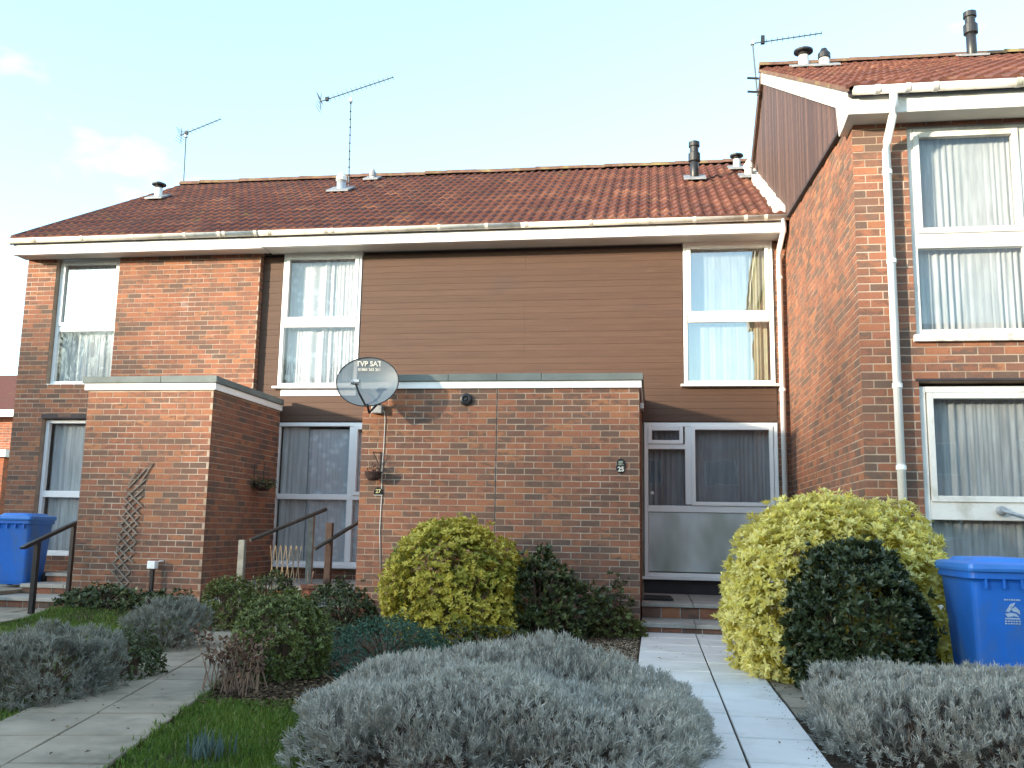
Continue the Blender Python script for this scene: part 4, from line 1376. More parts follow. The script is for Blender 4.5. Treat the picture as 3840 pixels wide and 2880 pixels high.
def whorl_shrub(name, label, c, rx, ry, h, n, mat, seed, L=0.06, W=0.024, per=7, low=-0.3, lump=0.09, inner=0.3, spread=0.9, group=None, clip=None, cat='shrub', sq=2.3, tmul=1.0, tadd=0.0, drop=0.12, stem_mat=None):
    root = empty(name, c, label=label, cat=cat, group=group)
    P, nn, dep, g = mound_points(n, c, rx, ry, h, seed, lump, inner, low, sq)
    if clip is not None:
        k = clip(P); P, nn, dep = P[k], nn[k], dep[k]
    keep = np.ones(len(P), bool)
    if h > 0.4:
        for q in range(int(16 * rx * 2)):
            i = g.integers(len(P))
            keep &= ~((np.linalg.norm(P - P[i], axis=1) < g.uniform(0.035, 0.085)) & (dep < 0.45))
    P, nn, dep = P[keep], nn[keep], dep[keep]
    out = np.where(g.random(len(P)) < 0.06, g.uniform(0.02, 0.085, len(P)), np.abs(g.normal(size=len(P))) * 0.012)
    P = P + (nn * 0.8 + np.array([0, 0, 0.35])) * out[:, None]
    big = g.uniform(0.6, 1.4, len(P))
    ax = nn * 0.75 + np.array([0, 0, 0.35]) + g.normal(size=P.shape) * 0.28
    ax /= np.linalg.norm(ax, axis=1, keepdims=True)
    a0 = np.cross(ax, np.array([0.31, 0.52, 0.79])); a0 /= np.linalg.norm(a0, axis=1, keepdims=True)
    b0 = np.cross(ax, a0)
    ch = []
    base_t = g.random(len(P))
    for k in range(per):
        th = 2 * math.pi * (k / per) + g.random(len(P)) * 0.9
        rad = a0 * np.cos(th)[:, None] + b0 * np.sin(th)[:, None]
        sp = spread * g.uniform(0.5, 1.25, len(P))[:, None]
        D = ax * 0.65 + rad * sp
        Nn = ax - rad * 0.4
        l = L * big * g.uniform(0.7, 1.2, len(P))
        t = np.clip((0.55 * base_t + 0.45 * g.random(len(P)) + tadd) * (1 - 0.6 * dep) * tmul, 0, 1)  # inner leaves greener on golden shrubs; crown shade also put into the tint
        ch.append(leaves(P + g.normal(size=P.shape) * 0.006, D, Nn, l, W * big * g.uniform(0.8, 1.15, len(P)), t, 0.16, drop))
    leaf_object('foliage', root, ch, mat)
    stems(root, c, rx * 0.85, ry * 0.85, h, seed, mat=stem_mat)
    return root


def lavender(name, label, c, rx, ry, h, n, mat, seed, group='lavender bushes', low=-0.35, L=0.034, bare=(), sq=6.0):
    root = empty(name, c, label=label, cat='lavender', group=group)
    P, nn, dep, g = mound_points(n, c, rx, ry, h, seed, 0.25, 0.30, low, sq, plan=0.22)
    # open woody patches
    keep = np.ones(len(P), bool)
    hol = np.zeros(len(P))
    for k in range(int(34 + 30 * rx)):
        i = g.integers(len(P))
        dd = np.linalg.norm(P - P[i], axis=1)
        rr = g.uniform(0.03, 0.13)
        hol += (dd < rr)
    keep &= ~((hol > 0) & (dep < 0.5) & (g.random(len(P)) < 0.8))
    for (bx, by, bz, br) in bare:
        keep &= ~((np.linalg.norm(P - np.array([bx, by, bz]), axis=1) < br) & (g.random(len(P)) < 0.88))
    # thinner towards the ground, where the wood shows
    relz = (P[:, 2] - c[2]) / h
    keep &= g.random(len(P)) < np.clip(0.35 + relz * 1.6, 0, 1)
    P, nn, dep = P[keep], nn[keep], dep[keep]
    n = len(P)
    ax = nn * 0.6 + np.array([0, 0, 0.62]) + g.normal(size=P.shape) * 0.30
    ax /= np.linalg.norm(ax, axis=1, keepdims=True)
    a0 = np.cross(ax, np.array([0.31, 0.52, 0.79])); a0 /= np.linalg.norm(a0, axis=1, keepdims=True)
    b0 = np.cross(ax, a0)
    bt = g.random(n)
    vary = g.uniform(0.55, 1.6, n)
    ch = []
    for pair in range(3):
        for s in range(4):
            th = g.random(n) * 0.7 + s * math.pi / 2 + pair * 0.8
            rad = a0 * np.cos(th)[:, None] + b0 * np.sin(th)[:, None]
            D = ax + rad * g.uniform(0.35, 0.8, n)[:, None]
            base = P + ax * (0.014 * pair)
            t = np.clip((0.35 * bt + 0.35 * g.random(n) + 0.3) * (1 - 0.55 * dep), 0, 1)  # deeper leaves browner, with the shade inside the bush put into the tint
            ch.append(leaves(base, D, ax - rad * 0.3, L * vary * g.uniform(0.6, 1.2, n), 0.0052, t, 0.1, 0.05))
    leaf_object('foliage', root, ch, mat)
    # woody shoots inside
    Q, qn, qd, g2 = mound_points(int(n * 0.16), c, rx * 0.95, ry * 0.95, h * 0.95, seed, 0.25, 0.5, low, sq, plan=0.22)
    D = qn * 0.5 + np.array([0, 0, 0.6]) + g2.normal(size=Q.shape) * 0.4
    Q0 = Q - D / np.linalg.norm(D, axis=1, keepdims=True) * 0.10
    ch = [leaves(Q0, D, qn, 0.13 * g2.uniform(0.6, 1.2, len(Q)), 0.0045, g2.random(len(Q)) * 0.8, 0.0)]
    leaf_object('twigs', root, ch, L_DEAD)
    stems(root, c, rx, ry, h * 0.9, seed, n=40, r=0.008)
    gs = random.Random(seed)
    m = MB()
    for i in range(int(60 * rx * ry) + 8):
        k_ = gs.randrange(len(P))
        p0 = Vector(P[k_]); a_ = Vector(ax[k_])
        l_ = gs.uniform(0.05, 0.13)
        p1 = p0 + a_ * l_ * 0.5 + Vector((gs.uniform(-.02, .02), gs.uniform(-.02, .02), 0.01)); p2 = p0 + a_ * l_ + Vector((gs.uniform(-.05, .05), gs.uniform(-.05, .05), gs.uniform(-.01, .03)))
        m.tube([p0, p1, p2], [0.0016, 0.0013, 0.0009], 4, cap=False)
    m.build('dry_stalks', M_CANE, root)['kind'] = 'stuff'
    return root


# golden shrubs
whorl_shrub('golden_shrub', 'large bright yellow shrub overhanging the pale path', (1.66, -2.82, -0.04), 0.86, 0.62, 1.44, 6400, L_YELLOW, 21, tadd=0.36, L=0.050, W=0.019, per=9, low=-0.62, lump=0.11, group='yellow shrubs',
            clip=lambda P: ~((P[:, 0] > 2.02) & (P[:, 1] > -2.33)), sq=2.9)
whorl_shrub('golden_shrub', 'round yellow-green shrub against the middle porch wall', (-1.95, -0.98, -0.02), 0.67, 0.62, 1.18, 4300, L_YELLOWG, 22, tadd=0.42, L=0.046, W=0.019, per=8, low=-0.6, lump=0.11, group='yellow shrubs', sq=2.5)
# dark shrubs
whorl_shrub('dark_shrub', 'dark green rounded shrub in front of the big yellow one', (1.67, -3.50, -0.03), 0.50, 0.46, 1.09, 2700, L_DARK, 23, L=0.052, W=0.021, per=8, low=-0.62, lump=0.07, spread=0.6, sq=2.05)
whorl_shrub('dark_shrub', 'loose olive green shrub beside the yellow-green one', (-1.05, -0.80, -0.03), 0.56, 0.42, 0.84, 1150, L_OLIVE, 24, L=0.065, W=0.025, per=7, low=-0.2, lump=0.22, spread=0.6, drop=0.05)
whorl_shrub('wall_plant', 'thin upright green plant at the porch corner by the steps', (-0.30, -0.30, 0.02), 0.24, 0.16, 0.50, 150, L_OLIVE, 25, L=0.05, W=0.022, per=6, low=-0.1, lump=0.3, cat='plant')
whorl_shrub('ground_plant', 'low green plant at the foot of the porch corner', (-0.28, -0.42, -0.02), 0.34, 0.26, 0.26, 330, L_GREEN, 26, L=0.04, W=0.018, per=6, low=-0.1, lump=0.2, cat='plant')
# green hebes
whorl_shrub('green_shrub', 'round green shrub with bare red stems beside the garden path', (-2.70, -3.90, -0.03), 0.35, 0.35, 0.60, 1500, L_GREEN, 27, L=0.034, W=0.015, per=7, low=-0.55, lump=0.09, group='green shrubs')
whorl_shrub('green_shrub', 'small round green shrub at the corner of the left porch', (-4.42, -1.18, -0.03), 0.26, 0.26, 0.56, 900, L_GREEN, 28, L=0.034, W=0.015, per=7, low=-0.5, lump=0.08, group='green shrubs')
whorl_shrub('green_shrub', 'darker green shrub half behind, below the pale post', (-4.35, -0.20, 0.04), 0.30, 0.25, 0.50, 600, L_OLIVE, 29, L=0.038, W=0.016, per=7, low=-0.3, lump=0.12, group='green shrubs')
whorl_shrub('green_shrub', 'dark green shrub in front of the terracotta pot', (-3.25, -0.85, 0.0), 0.40, 0.32, 0.46, 900, L_OLIVE, 30, L=0.038, W=0.016, per=7, low=-0.25, lump=0.12, group='green shrubs')
whorl_shrub('green_shrub', 'dark green shrub tucked behind the largest left lavender', (-3.72, -4.35, -0.03), 0.24, 0.26, 0.33, 520, L_OLIVE, 31, L=0.03, W=0.015, per=6, low=-0.2, lump=0.12, group='green shrubs')
whorl_shrub('ground_plant', 'leafy weeds at the foot of the trellis', (-6.55, -0.22, 0.08), 0.55, 0.18, 0.22, 330, L_OLIVE, 32, L=0.055, W=0.028, per=5, low=-0.1, lump=0.3, cat='plant')
whorl_shrub('ground_plant', 'leafy weeds by the black post under the left porch', (-5.75, -0.25, 0.08), 0.35, 0.16, 0.18, 200, L_OLIVE, 33, L=0.05, W=0.024, per=5, low=-0.1, lump=0.3, cat='plant')
whorl_shrub('ground_cover', 'blue-green ground cover between the green shrub and the grey lavender', (-2.15, -2.85, -0.03), 0.46, 1.0, 0.30, 1500, L_TEAL, 34, L=0.026, W=0.011, per=6, low=-0.1, lump=0.2, cat='plant')
whorl_shrub('ground_plant', 'dark low growth under the yellow-green shrub', (-1.55, -1.75, -0.03), 0.7, 0.35, 0.16, 420, L_OLIVE, 35, L=0.035, W=0.016, per=6, low=-0.1, lump=0.2, cat='plant')
whorl_shrub('ground_plant', 'dark low growth behind the right-hand lavender', (2.45, -3.0, -0.05), 0.4, 0.3, 0.25, 300, L_DARK, 36, L=0.04, W=0.018, per=6, low=-0.1, lump=0.2, cat='plant')

# lavenders
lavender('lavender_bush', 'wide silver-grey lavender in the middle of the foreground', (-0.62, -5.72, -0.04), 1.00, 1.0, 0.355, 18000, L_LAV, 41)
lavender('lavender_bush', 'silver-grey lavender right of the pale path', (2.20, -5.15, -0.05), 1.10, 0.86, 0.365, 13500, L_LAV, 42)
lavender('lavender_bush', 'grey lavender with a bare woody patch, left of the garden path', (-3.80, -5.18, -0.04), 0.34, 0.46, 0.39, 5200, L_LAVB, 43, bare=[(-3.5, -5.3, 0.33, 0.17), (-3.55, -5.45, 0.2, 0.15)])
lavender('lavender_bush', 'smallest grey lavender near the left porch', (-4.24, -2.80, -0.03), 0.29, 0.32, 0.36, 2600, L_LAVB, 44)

# dead hydrangea below the green shrub
hy = empty('dead_hydrangea', (-2.74, -4.62, -0.04), label='leafless brown hydrangea with dried heads beside the garden path', cat='shrub')
m = MB(); g = random.Random(5); heads = []
for i in range(46):
    a = g.uniform(0, 6.28); l = g.uniform(0.16, 0.42); sx, sy = math.cos(a) * g.uniform(.1, .8), math.sin(a) * g.uniform(.1, .8)
    b = (-2.74 + g.uniform(-.2, .2), -4.62 + g.uniform(-.2, .2), -0.05)
    tp = (b[0] + sx * l * 0.8, b[1] + sy * l * 0.7, b[2] + l)
    m.tube([b, ((b[0] + tp[0]) / 2 + g.uniform(-.02, .02), (b[1] + tp[1]) / 2, (b[2] + tp[2]) / 2 + 0.03), tp], [0.0055, 0.004, 0.0025], 5, cap=False)
    heads.append(tp)
m.build('stems', M_DEAD, hy)
H = np.array(heads); H = np.repeat(H, 9, 0)
gg = np.random.default_rng(3)
D = gg.normal(size=H.shape) + np.array([0, 0, -0.3])
leaf_object('foliage', hy, [leaves(H + gg.normal(size=H.shape) * 0.025, D, gg.normal(size=H.shape), 0.05 * gg.uniform(.5, 1.2, len(H)), 0.026, gg.random(len(H)), 0.25)], L_DEAD)

# bulbs
bl = empty('bulb_plant', (-2.02, -6.45, -0.03), label='tuft of upright blue-green bulb leaves in the front lawn', cat='plant')
gg = np.random.default_rng(8)
P = np.stack([gg.uniform(-2.12, -1.92, 60), gg.uniform(-6.55, -6.35, 60), np.full(60, -0.04)], 1)
leaf_object('foliage', bl, [leaves(P, np.array([0, 0, 1.0]) + gg.normal(size=P.shape) * 0.16, gg.normal(size=P.shape), gg.uniform(.10, .17, 60), 0.012, gg.random(60), 0.1, 0.1)], L_BULB)


# ------------------------------------------------------------------ lawns
def inside(poly, X, Y):
    r = np.zeros(len(X), bool)
    n = len(poly)
    j = n - 1
    for i in range(n):
        xi, yi = poly[i]; xj, yj = poly[j]
        c = ((yi > Y) != (yj > Y)) & (X < (xj - xi) * (Y - yi) / (yj - yi + 1e-12) + xi)
        r ^= c
        j = i
    return r


def turf(name, label, poly, density, seed, hgt=0.05):
    g = np.random.default_rng(seed)
    xs, ys = [p[0] for p in poly], [p[1] for p in poly]
    area = (max(xs) - min(xs)) * (max(ys) - min(ys))
    n = int(area * density)
    X, Y = g.uniform(min(xs), max(xs), n), g.uniform(min(ys), max(ys), n)
    X += 0; k = inside(poly, X + g.normal(size=n) * 0.03, Y + g.normal(size=n) * 0.03)
    # patchy growth
    pt = np.sin(X * 4.1 + 1.3) * np.sin(Y * 3.7 + 0.4) + 0.6 * np.sin(X * 9.3 + Y * 6.1)
    k &= g.random(n) < np.clip(0.75 + 0.25 * pt, 0.25, 1)
    X, Y, pt = X[k], Y[k], pt[k]
    Z = np.array([gz(a, b) for a, b in zip(X, Y)]) - 0.012
    P = np.stack([X, Y, Z], 1)
    D = np.array([0, 0, 1.0]) + g.normal(size=P.shape) * 0.42
    t = np.clip(0.42 + 0.14 * pt + g.normal(size=len(P)) * 0.2, 0, 0.92)
    t[g.random(len(P)) < 0.04] = 1.0
    o = leaf_object(name, None, [leaves(P, D, g.normal(size=P.shape), hgt * g.uniform(.5, 1.3, len(P)), 0.0062, t, 0.1, 0.15)], L_GRASS)
    tag(o, label, 'grass', kind='stuff')


turf('grass', 'lawn left of the garden path behind the lavenders', [(-7.25, -0.45), (-6.9, -0.35), (-5.1, -0.55), (-4.75, -1.4), (-4.55, -1.9), (-3.5, -6.2), (-3.2, -7.2), (-6.8, -7.2), (-7.05, -2.2)], 7000, 61)
turf('grass', 'small lawn in front between the garden path and the grey lavender', [(-2.85, -5.05), (-2.25, -4.95), (-1.6, -4.5), (-1.6, -6.2), (-1.3, -7.2), (-2.25, -7.2)], 14000, 62)


def scatter(name, label, poly, n, seed, mat, size, cat, flat=True, z=0.006):
    g = np.random.default_rng(seed)
    xs, ys = [p[0] for p in poly], [p[1] for p in poly]
    X, Y = g.uniform(min(xs), max(xs), n), g.uniform(min(ys), max(ys), n)
    k = inside(poly, X, Y)
    X, Y = X[k], Y[k]
    Z = np.array([gz(a, b) for a, b in zip(X, Y)]) + z + g.random(len(X)) * 0.012
    P = np.stack([X, Y, Z], 1)
    a = g.uniform(0, 6.28, len(P))
    D = np.stack([np.cos(a), np.sin(a), g.normal(size=len(P)) * (0.25 if flat else 0.5)], 1)
    Nn = np.array([0, 0, 1.0]) + g.normal(size=P.shape) * 0.25
    o = leaf_object(name, None, [leaves(P, D, Nn, size * g.uniform(.5, 1.3, len(P)), size * 0.6, g.random(len(P)), 0.2)], mat)
    tag(o, label, cat, kind='stuff')


scatter('leaf_litter', 'fallen brown leaves around the dead hydrangea', [(-3.2, -3.3), (-2.2, -3.3), (-1.6, -4.3), (-2.0, -5.15), (-2.9, -5.15)], 3600, 71, L_LITTER, 0.045, 'leaves')
scatter('leaf_litter', 'fallen leaves on the bed right of the pale path', [(1.06, -4.6), (2.6, -4.2), (2.6, -2.4), (1.04, -1.2)], 1200, 72, L_LITTER, 0.04, 'leaves')
scatter('leaf_litter', 'fallen leaves along the foot of the left porch', [(-6.95, -0.6), (-4.9, -0.7), (-4.9, 0.0), (-6.95, 0.0)], 500, 73, L_LITTER, 0.04, 'leaves')
scatter('gravel', 'patch of buff gravel beside the pale path below the porch corner', [(-1.2, -2.6), (0.0, -2.6), (0.0, -0.4), (-0.7, -0.5)], 9000, 74, L_GRAVEL, 0.02, 'gravel')


# ================================================================== things on and by the walls
def text_mesh(txt, size, mat, name='lettering', ext=0.0006, bold=0.03):
    c = bpy.data.curves.new('txt', 'FONT')
    c.body = txt; c.size = size; c.align_x = 'CENTER'; c.align_y = 'CENTER'; c.extrude = ext; c.offset = bold * size
    o = bpy.data.objects.new('txt', c)
    col.objects.link(o)
    dg = bpy.context.evaluated_depsgraph_get()
    me = bpy.data.meshes.new_from_object(o.evaluated_get(dg))
    bpy.data.objects.remove(o, do_unlink=True)
    me.materials.clear(); me.materials.append(mat)
    r = bpy.data.objects.new(name, me)
    return r


def frame_from(normal, up=(0, 0, 1)):
    n = Vector(normal).normalized()
    x = Vector(up).cross(n).normalized()
    y = n.cross(x)
    return Matrix((x, y, n)).transposed()


# ---- satellite dish
def dish_mat():
    m = bpy.data.materials.new('smoked see-through dish')
    m.use_nodes = True
    nt = m.node_tree
    b = nt.nodes['Principled BSDF']
    b.inputs['Base Color'].default_value = (0.17, 0.215, 0.24, 1)
    b.inputs['Roughness'].default_value = 0.45
    tr = nt.nodes.new('ShaderNodeBsdfTransparent')
    tr.inputs['Color'].default_value = (0.85, 0.85, 0.88, 1)
    mx_ = nt.nodes.new('ShaderNodeMixShader'); mx_.inputs['Fac'].default_value = 0.16
    out = [n for n in nt.nodes if n.type == 'OUTPUT_MATERIAL'][0]
    nt.links.new(b.outputs[0], mx_.inputs[1]); nt.links.new(tr.outputs[0], mx_.inputs[2])
    nt.links.new(mx_.outputs[0], out.inputs['Surface'])
    return m


ds = empty('satellite_dish', (-3.19, -0.10, 2.58), label='oval smoked satellite dish with white lettering on the porch corner', cat='satellite dish')
DN = Vector((0.06, -0.97, 0.12)).normalized()
DM = frame_from(DN)
DC = Vector((-3.19, -0.46, 2.82))
A_, B_ = 0.375, 0.30
v, f = [], []
nr, na = 10, 48
for i in range(nr + 1):
    rr = i / nr
    for k in range(na):
        a = 2 * math.pi * k / na
        p = Vector((A_ * rr * math.cos(a), B_ * rr * math.sin(a), 0.075 * (rr * rr - 1)))
        v.append(DC + DM @ p)
for i in range(nr):
    for k in range(na):
        f.append((i * na + k, i * na + (k + 1) % na, (i + 1) * na + (k + 1) % na, (i + 1) * na + k))
MB().add(v, f).build('reflector', dish_mat(), ds, smooth=True)
MB().tube([DC + DM @ Vector((A_ * math.cos(2 * math.pi * k / 48), B_ * math.sin(2 * math.pi * k / 48), 0.0)) for k in range(49)], 0.007, 6, cap=False).build('rim', M_IRON, ds, smooth=True)
hub = Vector((-3.20, -0.02, 2.58))
m = MB().tube([DC + DM @ Vector((0.0, -0.10, -0.085)), (-3.17, -0.28, 2.66), (-3.14, -0.10, 2.60)], 0.018, 8)
m.tube([DC + DM @ Vector((0.02, -B_ + 0.02, 0.0)), DC + DM @ Vector((0.02, -B_ - 0.05, -0.12)), (-3.14, -0.2, 2.58)], 0.014, 8)
m.build('bracket', M_IRON, ds)
MB().box(-3.24, -3.11, -0.10, -0.012, 2.49, 2.60).build('wall_plate', M_STEEL, ds, bevel=0.006)
lnb = DC + DM @ Vector((-0.10, -0.06, 0.16))
MB().tube([DC + DM @ Vector((0.0, -B_ + 0.01, 0.01)), DC + DM @ Vector((-0.06, -0.17, 0.12)), lnb], 0.012, 8).build('feed_arm', M_IRON, ds)
m = MB().tube([lnb + Vector((-0.05, -0.01, 0.01)), lnb + Vector((0.03, 0.03, 0.0))], 0.03, 12)
m.box(lnb.x - 0.03, lnb.x + 0.05, lnb.y - 0.02, lnb.y + 0.03, lnb.z + 0.005, lnb.z + 0.035)
m.build('receiver_head', M_STEEL, ds)
for txt, sz, px, py in (('TVP SAT', 0.084, 0.0, 0.225), ('01860 262 261', 0.046, 0.005, 0.160)):
    o = text_mesh(txt, sz, M_PLATEW)
    rr = math.hypot(px / A_, py / B_)
    q = DC + DM @ Vector((px, py, 0.075 * (rr * rr - 1) + 0.012))
    link(o, ds, loc=q)
    tiltm = Matrix.Rotation(0.34, 3, 'X')
    o.rotation_euler = (DM @ tiltm).to_euler()
cb = [(-3.14, -0.06, 2.56), (-3.10, -0.02, 2.52), (-3.085, -0.013, 2.42), (-3.088, -0.012, 2.1), (-3.10, -0.012, 1.8), (-3.092, -0.012, 1.45), (-3.10, -0.012, 1.1), (-3.07, -0.013, 0.6)]
MB().tube(cb, 0.0055, 6).build('cable', M_CABLE, ds, smooth=True)

# ---- house number plaques
pl = empty('house_number_plaque', (-0.215, -0.02, 1.87), label='oval black plaque with number 25 and small picture, beside the door', cat='plaque', group='house number plaques')
v = [(0.058 * math.cos(2 * math.pi * k / 28), 0.088 * math.sin(2 * math.pi * k / 28)) for k in range(28)]
MB().prism([(-0.215 + a, 1.875 + b) for a, b in v], 'Y', -0.020, -0.0055).build('plate', M_PLATE, pl, bevel=0.004)
m = MB()
gq = random.Random(4)
for k in range(9):
    m.prism([(-0.215 + gq.uniform(-.03, .03) + 0.012 * math.cos(6.28 * j / 7), 1.908 + gq.uniform(-.022, .024) + 0.011 * math.sin(6.28 * j / 7)) for j in range(7)], 'Y', -0.0215 - .0002 * k, -0.0201)
m.build('picture', plain('grey-green picture', (0.34, 0.36, 0.28), 0.6, 0.3, 60), pl)
o = text_mesh('25', 0.075, M_PLATEW); link(o, pl, loc=(-0.212, -0.0225, 1.835)); o.rotation_euler = (math.pi / 2, 0, 0)
pl = empty('house_number_plaque', (-3.135, -0.02, 1.55), label='small black arched plaque with cream number under the hanging basket', cat='plaque', group='house number plaques')
v = [(-0.055, -0.042), (0.055, -0.042)] + [(0.055 * math.cos(math.pi * k / 12), 0.0 + 0.048 * math.sin(math.pi * k / 12)) for k in range(13)]
MB().prism([(-3.135 + a, 1.545 + b) for a, b in v], 'Y', -0.018, -0.0055).build('plate', M_PLATE, pl, bevel=0.003)
o = text_mesh('27', 0.062, M_PLATEY); link(o, pl, loc=(-3.135, -0.0205, 1.545)); o.rotation_euler = (math.pi / 2, 0, 0)
MB().box(-3.19, -3.08, -0.021, -0.0055, 1.496, 1.502).build('edge_line', M_PLATEW, pl)


# ---- hanging baskets
def basket(c, wall, label, plants, brk, seed, rad=0.105):
    r = empty('hanging_basket', c, label=label, cat='hanging basket', group='hanging baskets')
    x, y, z = c
    m = MB().lathe([(0.001, -0.10), (rad * 0.55, -0.095), (rad * 0.85, -0.05), (rad, 0.0), (rad * 1.06, 0.008), (rad * 0.98, 0.012), (rad * 0.9, -0.02)], c, 18)
    m.build('bowl', M_WICKER, r, smooth=True)
    if brk:
        top = (x, y, z + 0.24)
        w_ = (x + 0.04, -0.012, z + 0.03)
        m = MB().tube([(x + 0.045, -0.012, z + 0.02), (x + 0.045, -0.012, z + 0.26)], 0.006, 6)
        m.tube([(x + 0.045, -0.014, z + 0.04), (x + 0.02, -0.07, z + 0.15), (x - 0.01, y - 0.01, z + 0.245)], 0.006, 6)
        m.tube([(x + 0.045, -0.014, z + 0.25), (x + 0.02, -0.07, z + 0.24), (x - 0.01, y - 0.01, z + 0.25)], 0.006, 6)
        m.build('wall_bracket', M_IRON, r)
        m = MB()
        for k in range(3):
            a = 2.1 * k + 0.5
            m.tube([(x + rad * math.cos(a), y + rad * math.sin(a), z), (x - 0.01, y - 0.01, z + 0.235)], 0.0022, 4)
        m.build('chains', M_DEAD, r)
    g = np.random.default_rng(seed)
    n = plants
    P = np.stack([g.normal(size=n) * rad * 0.6 + x, g.normal(size=n) * rad * 0.5 + y, np.abs(g.normal(size=n)) * 0.05 + z - (0.05 if plants > 100 else 0)], 1)
    leaf_object('foliage', r, [leaves(P, g.normal(size=P.shape) + np.array([0, 0, 0.4]), g.normal(size=P.shape), 0.045, 0.018, g.random(n), 0.2, 0.1)], L_OLIVE if plants > 100 else L_DEAD)


basket((-3.17, -0.135, 1.765), 0, 'brown wicker basket with dead stems hanging on the middle porch', 30, True, 3)
basket((-5.20, 1.35, 1.68), 0, 'dark leafy basket hanging on the side wall of the left porch', 420, False, 4, rad=0.13)
bk = bpy.data.objects[[o.name for o in bpy.data.objects if o.name.startswith('hanging_basket')][-1]]
MB().tube([(-5.345, 1.35, 1.62), (-5.34, 1.35, 1.95), (-5.2, 1.35, 1.96), (-5.2, 1.35, 1.72)], 0.006, 6).build('wall_bracket', M_IRON, bk)

# ---- expanding trellis on the left porch
tr = empty('trellis', (-6.30, -0.03, 0.15), label='weathered expanding lath trellis leaning on the left porch wall', cat='trellis')
def lath(a, b, y, w=0.017, t=0.008):
    a, b = Vector((a[0], 0, a[1])), Vector((b[0], 0, b[1]))
    d = (b - a); l = d.length; d.normalize(); s = Vector((-d.z, 0, d.x)) * w / 2
    q = [a + s, b + s, b - s, a - s]
    MB().prism([(p.x, p.z) for p in q], 'Y', y - t, y).build('lath', M_LATH, tr)
def tx(z): return -6.45 + (z - 0.15) * 0.105      # the trellis leans to the right as it rises
gq = random.Random(2)
z = 0.16
k = 0
cell = 0.115
while z < 1.66:
    for layer, sgn in ((0, 1), (1, -1)):
        zz = z + (0.0 if sgn > 0 else 0.0)
        w_ = 0.125 + gq.uniform(-.012, .012)
        x = tx(zz + 0.12)
        a = (x - sgn * w_, zz + gq.uniform(-.01, .01)); b = (x + sgn * w_, zz + 0.235 + gq.uniform(-.02, .02))
        if gq.random() > 0.07:
            lath(a, b, -0.014 - 0.010 * layer)
    z += cell * (1 + gq.uniform(-.06, .06))
    k += 1
lath((tx(1.6) + 0.05, 1.60), (tx(1.6) + 0.20, 1.86), -0.014)
lath((tx(1.55) - 0.10, 1.58), (tx(1.6) + 0.02, 1.80), -0.024)

# ---- white box on a black post
po = empty('garden_post', (-5.94, -0.10, 0.10), label='small white box on a thin black post by the left porch', cat='post')
MB().box(-5.965, -5.92, -0.12, -0.08, 0.02, 0.56).build('post', M_IRON, po, bevel=0.004)
MB().box(-5.995, -5.89, -0.15, -0.06, 0.56, 0.655).build('box', M_WHITE, po, bevel=0.008)
MB().tube([(-5.885, -0.07, 0.65), (-5.865, -0.03, 0.655), (-5.86, -0.004, 0.65)], 0.01, 6).build('cable_clip', M_WHITE, po)

# ---- black iron handrail on the left
hr = empty('handrail', (-7.26, 0.0, 0.0), label='black painted handrail beside the left steps', cat='handrail', group='handrails by the steps')
MB().box(-7.355, -7.295, -0.41, -0.35, -0.05, 0.86).build('post', M_IRON, hr, bevel=0.004)
MB().box(-7.35, -7.30, 0.30, 0.35, 0.05, 1.09).build('post', M_IRON, hr, bevel=0.004)
m = MB().prism([(-0.68, 0.80), (-0.66, 0.775), (-0.60, 0.785), (0.38, 1.085), (0.38, 1.13), (-0.60, 0.835)], 'X', -7.355, -7.295)
m.build('rail', M_IRON, hr, bevel=0.008)


# ---- wooden handrails at the second door
def wood_rail(label, posts, rail, x, pm):
    r = empty('handrail', (posts[0][0], posts[0][1], 0.1), label=label, cat='handrail', group='handrails by the steps')
    for (px, py, z0, z1) in posts:
        MB().box(px - .04, px + .04, py - .035, py + .035, z0, z1).build('post', pm, r, bevel=0.006)
    a, b = Vector(rail[0]), Vector(rail[1])
    MB().tube([a, b], 0.024, 10).build('rail', M_RAILW, r)


wood_rail('pale wooden handrail with two grey posts left of the second door', [(-4.86, 0.05, 0.0, 0.93), (-4.36, 1.05, 0.2, 1.27)], ((-4.74, 0.0, 0.93), (-4.20, 1.15, 1.34)), 0, M_GREYW)
wood_rail('dark brown wooden handrail right of the second door', [(-3.80, 0.20, 0.0, 1.16)], ((-3.90, -0.02, 0.84), (-3.47, 0.65, 1.24)), 0, M_BROWNW)

# ---- little folding cane fence and terracotta pot
cf = empty('cane_fence', (-4.40, 0.50, 0.36), label='small expanding cane trellis standing on the landing between the posts', cat='trellis')
for k in range(6):
    for s in (-1, 1):
        xa = -4.66 + k * 0.07
        a, b = (xa - 0.03 * s, 0.40), (xa + 0.03 * s, 0.86)
        aV, bV = Vector((a[0], 0.52, a[1])), Vector((b[0], 0.52, b[1]))
        MB().tube([aV + Vector((0, .006 * s, 0)), bV + Vector((0, .006 * s, 0))], 0.0055, 5).build('cane', M_CANE, cf)
pt = empty('plant_pot', (-4.05, 0.25, 0.205), label='terracotta pot with bare sticks on the step by the brown post', cat='plant pot')
MB().lathe([(0.001, 0.0), (0.06, 0.0), (0.09, 0.15), (0.105, 0.15), (0.105, 0.19), (0.09, 0.19), (0.085, 0.165), (0.001, 0.165)], (-4.05, 0.25, 0.205), 20).build('pot', M_TERRA, pt)
m = MB()
for a, b in ((0.02, 0.10), (-0.04, 0.03), (0.05, -0.02)):
    m.tube([(-4.05 + a * .4, 0.25, 0.36), (-4.05 + a, 0.25 + b, 0.56)], 0.004, 5)
m.build('sticks', M_DEAD, pt)


